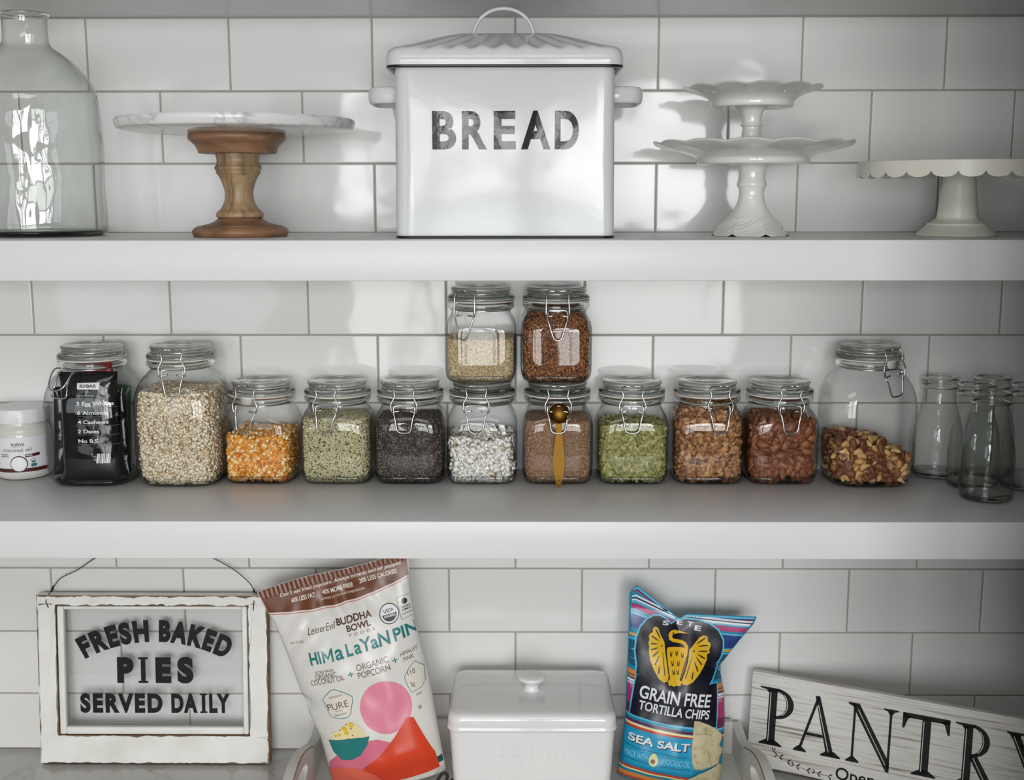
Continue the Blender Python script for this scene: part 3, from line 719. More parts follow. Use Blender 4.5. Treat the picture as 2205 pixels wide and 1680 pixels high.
grains('rolled_oats', 'pale rolled oats filling the large jar', 'oats', JARS['oats'], LARGE, .006, flatz(.1345, .003), 6500, [flake_template(8, .18, k) for k in range(4)], (.0036, .0028, .0014),
       [(6, srgb(246, 230, 198), .05), (3, srgb(252, 242, 220), .03), (1.2, srgb(208, 180, 144), .1)], srgb(220, 198, 162), GRAIN, .0055, .42)
grains('hemp_seeds', 'pale green hemp seeds with dark flecks in a clamp-lid jar', 'seeds', JARS['hemp'], SMALL, .005, flatz(.0945, .0015), 10500, [OCT], (.0017, .0013, .0011),
       [(7, srgb(208, 200, 160), .07), (1.4, srgb(66, 68, 50), .2), (1.5, srgb(222, 216, 184), .06)], srgb(176, 168, 128), GRAIN, .0045, .8, (0, .0012))
grains('chia_seeds', 'dark speckled chia seeds in a clamp-lid jar', 'seeds', JARS['chia'], SMALL, .005, flatz(.0935, .001), 10500, [OCT], (.0015, .0011, .0010),
       [(7, srgb(62, 52, 50), .2), (2.0, srgb(150, 134, 118), .12), (2, srgb(92, 80, 76), .15)], srgb(58, 48, 46), GRAIN_SHINY, .0045, .8, (0, .001))
grains('flax_seeds', 'light brown ground flax seed in the jar behind the brass spoon', 'seeds', JARS['flax'], SMALL, .005, flatz(.0915, .003), 11000, [OCT], (.0014, .0010, .0008),
       [(5, srgb(172, 136, 106), .1), (3, srgb(142, 104, 76), .12), (1.5, srgb(198, 170, 142), .08)], srgb(138, 104, 78), GRAIN, .0045, .8, (0, .001))
grains('quinoa', 'pale quinoa grains in the left stacked jar', 'grains', JARS['quinoa'], UPPER, .005, flatz(.062, .0015), 8500, [OCT], (.0013, .0013, .0010),
       [(6, srgb(206, 186, 146), .07), (3, srgb(224, 208, 176), .05), (1.4, srgb(168, 140, 96), .1)], srgb(164, 138, 98), GRAIN, .0045, .8, (0, .001))
grains('granola', 'brown granola clusters in the right stacked jar', 'granola', JARS['granola'], UPPER, .005, flatz(.0985, .002), 5200, [OCT, flake_template(6, .35, 3), flake_template(7, .3, 8)], (.0026, .0021, .0016),
       [(5, srgb(150, 96, 58), .15), (3, srgb(178, 124, 80), .12), (1.5, srgb(112, 66, 38), .15), (.15, srgb(44, 26, 22), .1)], srgb(104, 62, 36), GRAIN, .0052, .9, (0, .002))
grains('coconut_flakes', 'white coconut flakes in a clamp-lid jar', 'coconut', JARS['coconut'], SMALL, .006, flatz(.066, .006), 1500, [flake_template(9, .22, k) for k in range(5)], (.0060, .0034, .0018),
       [(8, srgb(253, 251, 245), .01), (2, srgb(248, 243, 230), .03), (.3, srgb(214, 196, 164), .05)], srgb(240, 236, 224), GRAIN, .0062, .5, (0, .003), size_jit=.4)

# nuts, kernels and large seeds: each one an object of its own
def blob_mesh(name, rad, mat, seed=0, lump=0., freq=3., n=10, m=7, fn=None):
    V = []; F = []
    for i in range(1, m):
        ph = PI * i / m
        for j in range(n):
            th = 2 * PI * j / n; V.append([math.sin(ph) * math.cos(th), math.sin(ph) * math.sin(th), math.cos(ph)])
    V.append([0, 0, 1]); V.append([0, 0, -1]); tp, bt = len(V) - 2, len(V) - 1
    for i in range(m - 2):
        for j in range(n): F.append((i * n + j, (i + 1) * n + j, (i + 1) * n + (j + 1) % n, i * n + (j + 1) % n))
    for j in range(n): F.append((tp, j, (j + 1) % n)); F.append((bt, (m - 2) * n + (j + 1) % n, (m - 2) * n + j))
    W = []
    for v in V:
        d = Vector(v)
        if lump: d = d * (1 + lump * mnoise.noise(d * freq + Vector((seed * 7.3, seed * 1.7, seed * 3.1))))
        p = [d.x * rad[0], d.y * rad[1], d.z * rad[2]]
        W.append(fn(p, v) if fn else p)
    me = bpy.data.meshes.new(name); me.from_pydata([tuple(w) for w in W], [], F); me.update()
    if mat: me.materials.append(mat)
    me.polygons.foreach_set('use_smooth', [True] * len(me.polygons)); return me
ALMOND = M('almond_skin', srgb(150, 92, 56), .5, var=srgb(116, 66, 40), bump=(500, .4, .0006), noisecol=(srgb(96, 54, 32), 260, .45, .7))
WALNUT = M('walnut_meat', srgb(204, 160, 112), .55, var=srgb(160, 108, 66), bump=(350, .5, .001), noisecol=(srgb(98, 58, 34), 150, .45, .62))
PUMPKIN = M('pumpkin_seed_skin', srgb(178, 174, 112), .4, var=srgb(124, 128, 70), bump=(400, .2, .0005))
CORN = M('popcorn_kernel', srgb(234, 172, 76), .3, var=srgb(216, 136, 44), noisecol=(srgb(250, 232, 190), 130, .46, .60))
CASHEW = M('cashew', srgb(226, 190, 130), .45, var=srgb(206, 164, 104)); PEANUT = M('peanut', srgb(216, 172, 112), .5, var=srgb(196, 148, 88))
def m_almond(seed): return blob_mesh('almond', (.0105, .0062, .0038), ALMOND, seed, .08, 2.5, 12, 9, lambda p, v: (p[0], p[1] * (1 - .38 * max(0, v[0])), p[2] * (1 - .2 * v[0])))
def m_walnut(seed): return blob_mesh('walnut_piece', (.0078, .0058, .0045), WALNUT, seed, .55, 2.0, 14, 10)
def m_seed(seed): return blob_mesh('pumpkin_seed', (.0064, .0038, .0013), PUMPKIN, seed, .08, 2, 10, 7, lambda p, v: (p[0], p[1] * (1 - .45 * max(0, v[0])), p[2]))
def m_corn(seed): return blob_mesh('popcorn_kernel', (.0040, .0033, .0024), CORN, seed, .15, 2, 9, 7, lambda p, v: (p[0], p[1] * (1 - .5 * max(0, v[0])), p[2] * (1 - .3 * max(0, v[0]))))
def m_cashew(seed): return blob_mesh('cashew', (.0100, .0042, .0038), CASHEW, seed, .05, 2, 12, 9, lambda p, v: (p[0] * .85, p[1] + .0062 * (v[0] ** 2) - .002, p[2]))
def m_peanut(seed): return blob_mesh('peanut', (.0068, .0040, .0040), PEANUT, seed, .05, 2, 10, 8)
def scatter(jar, prof, z0, top, kinds, spots, label, cat, group, thick, tilt=.45, inset=.0042, spacing=.008, max_side=150, max_top=60, zone=(1., .35, .35, 0.)):
    """individual pieces pressed against the glass and lying on top of the filling"""
    MW = jar_mw(jar); placed = []; n_done = 0
    def ok(P, s):
        for q in placed:
            if (q[0] - P[0]) ** 2 + (q[1] - P[1]) ** 2 + (q[2] - P[2]) ** 2 < s * s: return False
        return True
    def put(P, n, tl):
        name, me, th, lab, ct = kinds[RNG.choice(len(kinds), p=spots)]
        R = frame_rot(n, tl); o = bpy.data.objects.new(name, me[RNG.integers(len(me))]); COL.objects.link(o)
        mm = Matrix([[R[i][j] for j in range(3)] + [P[i]] for i in range(3)] + [[0, 0, 0, 1]]); s = RNG.uniform(.88, 1.1)
        o.matrix_world = MW @ mm @ Matrix.Diagonal((s, s, s, 1)); finish(o, None, lab or label, ct or cat, group)
    Z = np.array(zone); Z = Z / Z.sum(); tries = 0; ns = 0
    while ns < max_side and tries < 9000:
        tries += 1; side = RNG.choice(4, p=Z); a = [-PI / 2, 0, PI, PI / 2][side] + math.atan(RNG.uniform(-1, 1)); zt = top(math.cos(a), math.sin(a))
        z = RNG.uniform(z0, zt); P, n = surf_pt(prof, a, z, inset + thick + RNG.uniform(0, thick * .5))
        if ok(P, spacing): placed.append(P); put(P, n, tilt); ns += 1
    tries = 0; nt_ = 0
    while nt_ < max_top and tries < 4000:
        tries += 1; r = math.sqrt(RNG.uniform()) * .98; a = RNG.uniform(0, 2 * PI); u, v = r * math.cos(a), r * math.sin(a); zt = top(u, v); w, p = inner_at(prof, zt, inset + thick * 2)
        k = (abs(math.cos(a)) ** p + abs(math.sin(a)) ** p) ** (-1 / p); P = np.array([w * u * k, w * v * k, zt + .001])
        if ok(P, spacing): placed.append(P); put(P, np.array([0, 0, 1.]), .5); nt_ += 1
    return ns, nt_
def filling(name, label, cat, jar, prof, z0, top, inset, mat):
    V, F = core_mesh(prof, z0, top, inset); o = mesh_obj(name, V, F, mat); o.matrix_world = jar_mw(jar); return finish(o, None, label, cat, None, 'stuff')
def blob_template(rx, ry, rz, taper=0., n=8, m=5):
    me = blob_mesh('grain_template', (rx, ry, rz), None, 0, .12, 2., n, m, lambda p, v: (p[0], p[1] * (1 - taper * max(0, v[0])), p[2]))
    V = np.array([v.co[:] for v in me.vertices]); F = []
    for p in me.polygons:
        q = list(p.vertices)
        for i in range(1, len(q) - 1): F.append((q[0], q[i], q[i + 1]))
    bpy.data.meshes.remove(me); return V, np.array(F)
K = lambda name, mk, n, th, lab=None, ct=None: (name, [mk(k) for k in range(n)], th, lab, ct)
tp = flatz(.0915, .003)
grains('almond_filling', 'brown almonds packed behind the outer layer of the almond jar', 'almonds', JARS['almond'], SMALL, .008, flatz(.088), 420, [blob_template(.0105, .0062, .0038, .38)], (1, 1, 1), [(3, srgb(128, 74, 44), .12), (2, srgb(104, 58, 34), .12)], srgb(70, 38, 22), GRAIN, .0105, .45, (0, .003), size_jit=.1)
scatter(JARS['almond'], SMALL, .010, tp, [K('almond', m_almond, 3, .004)], [1.], 'one of the whole brown almonds in the full almond jar', 'almond', 'almonds in the almond jar', .0036, .35, spacing=.0098, max_side=170, max_top=40)
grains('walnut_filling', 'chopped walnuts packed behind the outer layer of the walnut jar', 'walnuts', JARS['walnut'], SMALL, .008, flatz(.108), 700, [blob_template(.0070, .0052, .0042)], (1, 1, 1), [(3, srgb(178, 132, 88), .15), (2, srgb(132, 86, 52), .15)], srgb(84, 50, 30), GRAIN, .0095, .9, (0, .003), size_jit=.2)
scatter(JARS['walnut'], SMALL, .010, flatz(.1155, .001), [K('walnut_piece', m_walnut, 6, .005)], [1.], 'one of the chopped walnut pieces in the walnut jar', 'walnut', 'walnut pieces in the walnut jar', .0040, .9, spacing=.0072, max_side=240, max_top=24)
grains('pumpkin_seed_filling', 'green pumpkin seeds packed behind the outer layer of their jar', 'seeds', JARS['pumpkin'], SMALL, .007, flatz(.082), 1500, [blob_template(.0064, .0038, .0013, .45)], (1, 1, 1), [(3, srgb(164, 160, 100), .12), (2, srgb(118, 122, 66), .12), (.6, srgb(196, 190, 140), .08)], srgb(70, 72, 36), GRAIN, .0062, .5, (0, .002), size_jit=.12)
scatter(JARS['pumpkin'], SMALL, .008, flatz(.0845, .002), [K('pumpkin_seed', m_seed, 3, .001)], [1.], 'one of the flat green pumpkin seeds in the pumpkin seed jar', 'seed', 'pumpkin seeds in their jar', .0016, .55, spacing=.0049, max_side=250, max_top=50, zone=(1, .12, .12, 0))
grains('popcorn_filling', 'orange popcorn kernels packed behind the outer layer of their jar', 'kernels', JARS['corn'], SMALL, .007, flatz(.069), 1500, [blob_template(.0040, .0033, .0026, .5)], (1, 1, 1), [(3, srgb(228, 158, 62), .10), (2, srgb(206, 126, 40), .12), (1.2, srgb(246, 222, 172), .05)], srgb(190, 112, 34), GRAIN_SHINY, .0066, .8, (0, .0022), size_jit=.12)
scatter(JARS['corn'], SMALL, .008, flatz(.0715, .002), [K('popcorn_kernel', m_corn, 3, .002)], [1.], 'one of the orange popcorn kernels in the popcorn jar', 'kernel', 'popcorn kernels in their jar', .0024, .7, spacing=.0046, max_side=225, max_top=75, zone=(1, .15, .15, 0))
pile = lambda u, v: .056 - .010 * u + .010 * math.cos(2.2 * (u + .15)) * math.cos(1.3 * v)
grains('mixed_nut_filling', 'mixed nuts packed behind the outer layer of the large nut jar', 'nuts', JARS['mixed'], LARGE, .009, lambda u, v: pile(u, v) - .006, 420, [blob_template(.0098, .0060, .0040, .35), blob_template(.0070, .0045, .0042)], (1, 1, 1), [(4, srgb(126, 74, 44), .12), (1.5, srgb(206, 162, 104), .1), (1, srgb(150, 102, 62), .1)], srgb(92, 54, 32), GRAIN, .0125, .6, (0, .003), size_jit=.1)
scatter(JARS['mixed'], LARGE, .010, pile, [K('almond', m_almond, 2, .004, 'one of the brown almonds among the mixed nuts in the large jar', 'almond'), K('cashew', m_cashew, 2, .004, 'one of the curved pale cashews among the mixed nuts', 'cashew'), K('peanut', m_peanut, 2, .004, 'one of the tan peanuts among the mixed nuts', 'peanut'), K('walnut_piece', m_walnut, 2, .004, 'one of the lumpy walnut pieces among the mixed nuts', 'walnut')], [.42, .2, .2, .18], '', 'nut', 'mixed nuts in the large jar', .0040, .6, inset=.0042, spacing=.0092, max_side=130, max_top=55)

# black snack bars in wrappers
WRAP = M('black_bar_wrapper', (.006, .006, .007), .12, bump=(45, .35, .003, 3), spec=.4)
WRAP_RED = M('red_wrapper', srgb(150, 28, 30), .3, bump=(45, .4, .003)); WRAP_GREEN = M('green_wrapper', srgb(24, 78, 46), .3, bump=(45, .4, .003)); SILVER = M('silver_wrapper', (.5, .5, .52), .25, metal=.8, bump=(40, .5, .003))
def packet(w, h, t, seed, mat, loc, rot, label, ends=True):
    nu, nv = 20, 34; front, back = [], []
    def S(u, v, side=1):
        e = 1 - abs(2 * v - 1) ** 8; th = t / 2 * max(0, 1 - abs(u * 2) ** 2.6) ** .5 * max(0, e) ** .7
        z = (v - .5) * h; x = u * w * (1 - .06 * e)
        wr = .0012 * mnoise.noise(Vector((x * 90 + seed, z * 60, side * 3.))) + .0007 * math.sin(x * 700 + seed) * (1 - e)
        return (x, -side * (th + .0004) + wr, z)
    for j in range(nv + 1):
        for i in range(nu + 1): front.append(S(i / nu - .5, j / nv, 1))
    for j in range(nv + 1):
        for i in range(nu + 1): back.append(S(i / nu - .5, j / nv, -1))
    F = []; o_ = len(front); q = nu + 1
    for j in range(nv):
        for i in range(nu): F.append((j * q + i, j * q + i + 1, (j + 1) * q + i + 1, (j + 1) * q + i)); F.append((o_ + j * q + i, o_ + (j + 1) * q + i, o_ + (j + 1) * q + i + 1, o_ + j * q + i + 1))
    for j in range(nv): F.append((j * q, (j + 1) * q, o_ + (j + 1) * q, o_ + j * q)); F.append((j * q + nu, o_ + j * q + nu, o_ + (j + 1) * q + nu, (j + 1) * q + nu))
    b = thing('snack_bar', loc, label, 'snack bar', 'wrapped snack bars in the large jar'); b.rotation_euler = rot
    mesh_obj('wrapper', front + back, F, mat, b)
    return b, S
jx, jy = -.6095, JYL
PW, PH = .084, .156
b, S = packet(PW, PH, .022, 1, WRAP, (jx + .006, jy - .040, ZM + .086), (math.radians(-3), 0, math.radians(3)), 'black snack bar wrapper printed with white ingredient lines, facing front in the jar')
def on_bar(x, y): return tuple(Vector(S((x * 1.25 + .009) / PW, (y * 1.25 + .008) / PH + .5, 1)) + Vector((0, -.0006, 0)))
art = [text2('3 Egg Whites', -.0195, .0235, .0185, .0228, .02), text2('6 Almonds', -.0190, .0170, .0080, .0122, .02), text2('4 Cashews', -.0190, .0170, -.0025, .0017, .02), text2('2 Dates', -.0190, .0060, -.0130, -.0088, .02), text2('No B.S.', -.0190, .0060, -.0240, -.0198, .02), text2('12g protein bar', -.019, .002, .0290, .0308, 0)]
decal('lettering', art, on_bar, WHITE_INK, b, .004)
decal('rule_lines', [stroke2([(-.019, y), (.028, y)], .0004) for y in (.0165, .006, -.0045, -.015, -.026)], on_bar, M('faint_pink_rule', srgb(120, 90, 88), .5), b, .004)
decal('name_plate', poly2([(-.018, .0370), (.0075, .0365), (.0085, .0445), (-.0175, .0440)]), on_bar, WHITE_INK, b, .004)
decal('plate_lettering', text2('RXBAR', -.0145, .0045, .0388, .0424, .02), lambda x, y: tuple(Vector(on_bar(x, y)) + Vector((0, -.0004, 0))), INK, b, .004)
for i, (dx, dy, rz, tz, mt, lb) in enumerate([(-.042, -.004, 40, 3, WRAP, 'black snack bar wrapper standing against the left side of the jar'), (.044, -.010, -50, -4, WRAP, 'creased black snack bar wrapper against the right side of the jar'), (.026, .024, -20, 3, WRAP_GREEN, 'green-edged snack bar wrapper deep in the jar'), (-.022, .028, 15, -4, WRAP, 'dark snack bar wrapper at the back of the jar'), (.004, .002, 4, 2, SILVER, 'silver snack bar wrapper standing tall in the middle of the jar')]):
    b2, S2 = packet(.056, .128 if i < 4 else .150, .018, 3 + i * 5, mt, (jx + dx * .8, jy + dy * .9, ZM + (.074 if i < 4 else .089)), (0, math.radians(tz), math.radians(rz)), lb)
b3, S3 = packet(.022, .048, .010, 40, WRAP_RED, (jx + .014, jy - .022, ZM + .158), (math.radians(5), math.radians(70), 0), 'red snack bar wrapper end poking into the neck of the jar')
decal('barcode', [stroke2([(x, -.0475), (x + .0015, -.0365)], .0010 if k % 3 else .0018) for k, x in enumerate(np.linspace(.002, .016, 8))], on_bar, WHITE_INK, b, .004)

# coconut oil jar
t = thing('coconut_oil_jar', (-.7290, -.042, ZM), 'small jar of coconut oil with a white screw lid at the far left', 'jar')
V, F = lathe(smooth_prof([(.0001, .001), (.030, .0008), (.036, .0015), (.0395, .006), (.0405, .014), (.0405, .060), (.0400, .068), (.0375, .0755), (.0345, .080), (.0340, .086)], 3), 64)
mesh_obj('oil_body', V, F, M('solid_coconut_oil', (.66, .65, .60), .12, sss=.1), t, sharp=70)
LIDW = M('white_plastic_lid', (.78, .78, .80), .35)
V, F = lathe([(.034, .0835), (.0392, .0837), (.0398, .0845), (.0398, .1000), (.0388, .1035), (.0365, .1048), (.0001, .1050)], 72, lambda a, r, z: (r + (.0003 * math.sin(60 * a) if .084 < z < .101 and r > .039 else 0), z))
mesh_obj('screw_lid', V, F, LIDW, t, sharp=40)
def cyl(r): return lambda x, y: (r * math.sin(x / r), -r * math.cos(x / r), y)
LABELW = M('label_paper', (.74, .74, .76), .5); MAROON = M('maroon_ink', srgb(74, 28, 30), .5)
decal('label', poly2([(-.055, .012), (.055, .012), (.055, .064), (-.055, .064)]), cyl(.0409), LABELW, t, .004)
decal('label_band', poly2([(-.055, .013), (.055, .013), (.055, .0185), (-.055, .0185)]), cyl(.0411), MAROON, t, .004)
decal('flavour_band', poly2([(.019, .0345), (.040, .0360), (.040, .0405), (.019, .0388)]), cyl(.0411), MAROON, t, .004)
decal('lettering', [text2('nutiva', .0005, .0185, .0520, .0578, .012), text2('coconut oil', -.012, .0280, .0435, .0490, 0), text2('NURTURE VITALITY', .002, .018, .0500, .0508, 0), text2('ORGANIC', -.016, -.0045, .0385, .0405, .02), text2('SUPERFOOD', -.016, -.0045, .0355, .0375, .02)], cyl(.0412), M('grey_ink', (.07, .07, .07), .5), t, .004)
decal('flavour_lettering', text2('VIRGIN', .020, .0285, .0360, .0383, .02), cyl(.0413), WHITE_INK, t, .004)
decal('coconut_shell', disc2(.0100, .0255, .0122, .0118), cyl(.0413), M('coconut_husk', srgb(70, 42, 32), .7), t, .003)
decal('coconut_flesh', disc2(.0098, .0252, .0110, .0106), cyl(.0415), WHITE_INK, t, .003)
decal('organic_seal', disc2(.0300, .0292, .0034), cyl(.0413), M('seal_green', srgb(70, 120, 96), .5), t, .003)
decal('seal_top', poly2(arc2(.03, .0292, .0027, .0027, 0, 180, 12)), cyl(.0414), WHITE_INK, t, .003)
decal('blue_seal', poly2([(.0265, .0200), (.0345, .0205), (.0345, .0252), (.0265, .0247)]), cyl(.0413), M('seal_blue', srgb(58, 98, 140), .5), t, .003)
decal('seal_grass', poly2([(.0265, .0200), (.0345, .0205), (.0345, .0220), (.0265, .0215)]), cyl(.0414), M('seal_grass_green', srgb(80, 140, 90), .5), t, .003)

# brass measuring spoon leaning on the flax jar
t = thing('measuring_spoon', (.0620, -.1135, ZM), 'brass measuring spoon standing upright against the flax seed jar', 'spoon')
V = []; F = []; nr, nt2 = 9, 32
for shell, dr in ((0, 0.), (1, .0007)):
    for i in range(nr + 1):
        ph = PI / 2 * i / nr; r = (.0147 - dr) * math.cos(ph); d = (.0095 - dr) * math.sin(ph)
        for j in range(nt2): V.append((r * math.cos(2 * PI * j / nt2), d, .1065 + r * math.sin(2 * PI * j / nt2)))
n1 = (nr + 1) * nt2
for i in range(nr):
    for j in range(nt2):
        k = (j + 1) % nt2; F.append((i * nt2 + j, i * nt2 + k, (i + 1) * nt2 + k, (i + 1) * nt2 + j)); F.append((n1 + i * nt2 + j, n1 + (i + 1) * nt2 + j, n1 + (i + 1) * nt2 + k, n1 + i * nt2 + k))
for j in range(nt2): k = (j + 1) % nt2; F.append((j, n1 + j, n1 + k, k))
sp = mesh_obj('spoon_bowl', V, F, BRASS, t)
ol = [(.0045, .0925), (.0040, .086), (.0045, .078), (.0062, .062), (.0082, .044), (.0085, .034), (.0072, .020), (.0045, .0095), (.0040, .004), (.0025, .0010)]
pts = [(x, z) for x, z in ol] + [(-x, z) for x, z in ol[::-1]]
bm = bmesh.new(); vs = [bm.verts.new((x, 0, z)) for x, z in pts]; f = bm.faces.new(vs); r = bmesh.ops.extrude_face_region(bm, geom=[f]); bmesh.ops.translate(bm, verts=[g for g in r['geom'] if isinstance(g, bmesh.types.BMVert)], vec=(0, .0013, 0)); bmesh.ops.recalc_face_normals(bm, faces=bm.faces[:])
bm_obj('spoon_handle', bm, BRASS, t, sharp=30)
V, F = tube([(.0026 * math.cos(a), -.0004, .0062 + .0034 * math.sin(a)) for a in np.linspace(0, 2 * PI, 16)[:-1]], .0006, 6, True); mesh_obj('hanging_eye', V, F, M('dark_brass', srgb(110, 78, 30), .4, metal=1.), t)

# milk bottles
def milk_bottle(x, y, label, rz=0.):
    t = thing('milk_bottle', (x, y, ZM), label, 'bottle', 'small empty glass milk bottles', rz)
    def mk(): return lathe([(.0001, .0035)] + smooth_prof([(.020, .0030), (.028, .0006), (.0315, .0006), (.0345, .0040), (.0352, .010), (.0350, .030), (.0348, .055), (.0340, .068), (.0315, .082), (.0275, .097), (.0242, .110), (.0232, .120), (.0230, .128)], 3) + [(.0244, .1305), (.0252, .133), (.0252, .139), (.0258, .1405), (.0258, .1445), (.0245, .1475), (.0225, .1475)], 56)
    part('glass_body', shared(('glass_body', 'bottle'), lambda: (lambda vf: (vf[0], vf[1][:-1]))(mk()), BOTTLE_GLASS), t)
    def bs(): return lathe([(.0001, .0008), (.030, .0008), (.0335, .0045), (.032, .0075), (.02, .0062), (.0001, .0055)], 48)
    part('thick_base', shared(('thick_base', 'bottle'), bs, LID_GLASS), t)
    def rm(): return join(tube(ringpts(.0252, .1335, 48), .0015, 8, True), tube(ringpts(.0250, .1460, 48), .0013, 8, True))
    part('glass_rim', shared(('glass_rim', 'bottle'), rm, LID_GLASS), t)
milk_bottle(.6220, -.0370, 'empty glass milk bottle nearest the mixed nut jar')
milk_bottle(.6510, -.1010, 'empty glass milk bottle standing between the nut-jar-side one and the front one')
milk_bottle(.6435, -.1730, 'empty glass milk bottle standing farthest forward on the shelf')
milk_bottle(.6985, -.0370, 'empty glass milk bottle pushed back against the tiles behind the others')
milk_bottle(.7240, -.1070, 'empty glass milk bottle cut off by the right edge of the picture')

# ------------------------------------------------------------------ counter: framed glass sign
PAINT = M('chippy_white_paint', (.84, .84, .80), .55, bump=(60, .1, .001), noisecol=((.74, .73, .67), 14, .45, .7))
BARE = wood('bare_brown_wood', srgb(150, 122, 88), srgb(96, 72, 46), 30, (.3, 1, 1), .7)
def jag_poly(x0, x1, z0, z1, amp, seed, step=.0045):
    """outline of a rectangle whose edges wander like chipped paint"""
    pts = []
    def nz(q): 
        v = mnoise.noise(Vector((q * 55 + seed * 13.1, seed * 3.7, 0))) + .5 * mnoise.noise(Vector((q * 260 + seed, seed * 9.1, 4)))
        return amp * max(0, .45 + v * 1.1)
    L = x1 - x0; H = z1 - z0; nx, nz_ = max(2, int(L / step)), max(2, int(H / step))
    for i in range(nx): pts.append((x0 + L * i / nx, z0 + nz(i * step)))
    for i in range(nz_): pts.append((x1 - nz(10 + i * step), z0 + H * i / nz_))
    for i in range(nx): pts.append((x1 - L * i / nx, z1 - nz(20 + i * step)))
    for i in range(nz_): pts.append((x0 + nz(30 + i * step), z1 - H * i / nz_))
    return pts
def prism(name, pts, y0, y1, mat, parent):
    n = len(pts); V = [(x, y0, z) for x, z in pts] + [(x, y1, z) for x, z in pts]
    bm = bmesh.new(); vs = [bm.verts.new(v) for v in V]
    f1 = bm.faces.new(vs[:n]); f2 = bm.faces.new(vs[n:][::-1])
    for i in range(n): bm.faces.new((vs[i], vs[i + n], vs[(i + 1) % n + n], vs[(i + 1) % n]))
    bmesh.ops.triangulate(bm, faces=[f1, f2]); bmesh.ops.recalc_face_normals(bm, faces=bm.faces[:])
    return bm_obj(name, bm, mat, parent, smooth=False)
t = thing('framed_glass_sign', (-.7310, -.0530, ZC + .0017), 'white chippy wooden frame holding glass lettered FRESH BAKED PIES SERVED DAILY', 'sign')
t.rotation_euler = (math.radians(-5.2), 0, 0)
W, H = .3525, .2625
BOARDS = [('bottom_rail', 0, W, 0, .0440), ('top_rail', 0, W, .2465, H), ('side_stile', 0, .0290, .0440, .2465), ('side_stile', .3235, W, .0440, .2465)]
for i, (nm, x0, x1, z0, z1) in enumerate(BOARDS):
    b = box(nm, x0, x1, .0006, .019, z0, z1, BARE, t, .0006)
    # the paint runs across the joints; only the outer edges and the bead side are chipped
    prism('paint_layer', jag_poly(x0 + (.0004 if i < 3 else 0), x1 - (.0004 if i != 2 else 0), z0 + (.0004 if i == 0 else 0) - (.0035 if i > 1 else 0), z1 - (.0004 if i == 1 else 0) + (.0035 if i > 1 else 0), .0024 if i != 1 else .0034, i + 3), -.0003 - .0002 * (i > 1), .0010, PAINT, b)
    if nm == 'top_rail': prism('paint_layer', [(x0 + .001, H - .0002), (x1 - .001, H - .0002), (x1 - .001, H + .0004), (x0 + .001, H + .0004)], .0016, .0185, PAINT, b)
for nm, x0, x1, z0, z1 in (('glazing_bead', .0310, .0410, .0455, .2455), ('glazing_bead', .3135, .3215, .0455, .2455), ('glazing_bead', .0410, .3135, .0455, .0570), ('glazing_bead', .0410, .3135, .2405, .2455)):
    box(nm, x0, x1, .0005, .011, z0, z1, PAINT, t, .0022, 3)
box('glass_pane', .0405, .3140, .0100, .0118, .0560, .2412, PANE, t)
def sgx(px, py): return .0007133 * px - .000038 * py - .0035625
def sgz(px, py): return -(-.0000019 * px + .0007518 * py - 1.2306621)
R_, cz = .228, .1880 - .228
def arc(x, y): a = x / R_; return (.1775 + (R_ + y) * math.sin(a), .0094, cz + (R_ + y) * math.cos(a))
decal('lettering', [text2('FRESH', -.112, -.0085, 0, .0345, .058, 0, 1.24), text2('BAKED', .0060, .112, 0, .0345, .058, 0, 1.24)], arc, INK, t, .008)
def flat(x, y): return (x, .0094, y)
def slabI(x0, x1, y0, y1):
    m = (x0 + x1) / 2; w = (x1 - x0) * .24; h = (y1 - y0) * .085
    return [poly2([(m - w, y0 + h), (m + w, y0 + h), (m + w, y1 - h), (m - w, y1 - h)]), poly2([(x0, y0), (x1, y0), (x1, y0 + h), (x0, y0 + h)]), poly2([(x0, y1 - h), (x1, y1 - h), (x1, y1), (x0, y1)])]
X = lambda px: sgx(px, 1450)
L2 = [text2('P', X(248), X(284), .1235, .1640, .065), text2('E', X(331), X(365), .1235, .1640, .065), text2('S', X(378), X(413), .1232, .1643, .065)] + slabI(X(294), X(315), .1235, .1640)
X = lambda px: sgx(px, 1515)
L3 = [text2('SERVED', X(170), X(348), .0765, .1070, .055, 0, 1.24), text2('DA', X(367), X(424), .0765, .1070, .055, 0, 1.2), text2('LY', X(449), X(494), .0765, .1070, .055, 0, 1.2)] + slabI(X(429), X(445), .0765, .1070)
decal('lettering', L2, flat, INK, t, 0)
decal('lettering', L3, flat, INK, t, 0)
wl = [(.0195, -.0012, .2440), (.0160, -.0014, .2520), (.0165, .002, .2600), (.0205, .006, .2670), (.0240, .009, .2730)]
mid = [(.035, .011, .2870), (.060, .013, .2990), (.085, .016, .3160), (.120, .018, .335), (.176, .019, .343), (.235, .018, .334), (.270, .016, .3160), (.300, .013, .300), (.322, .011, .282)]
wr = [(.3310, .009, .2700), (.3330, .006, .2640), (.3335, .002, .2580), (.3330, -.0014, .2510), (.3320, -.0012, .2400)]
V, F = join(tube(wl + mid + wr, .00075, 6, smooth=3), tube([(.0225, .008, .2730), (.0245, .006, .2745), (.0235, .009, .2690), (.0205, .008, .2680), (.0225, .006, .2720), (.0250, .009, .2760)], .00075, 6, smooth=3), tube([(.3310, .008, .2710), (.3335, .006, .2680), (.3370, .006, .2620), (.3385, .005, .2600)], .00075, 6, smooth=3), tube([(.3320, .008, .2720), (.3300, .007, .2660), (.3325, .006, .2690)], .00075, 6))
mesh_obj('wire_hanger', V, F, BLACK_WIRE, t)

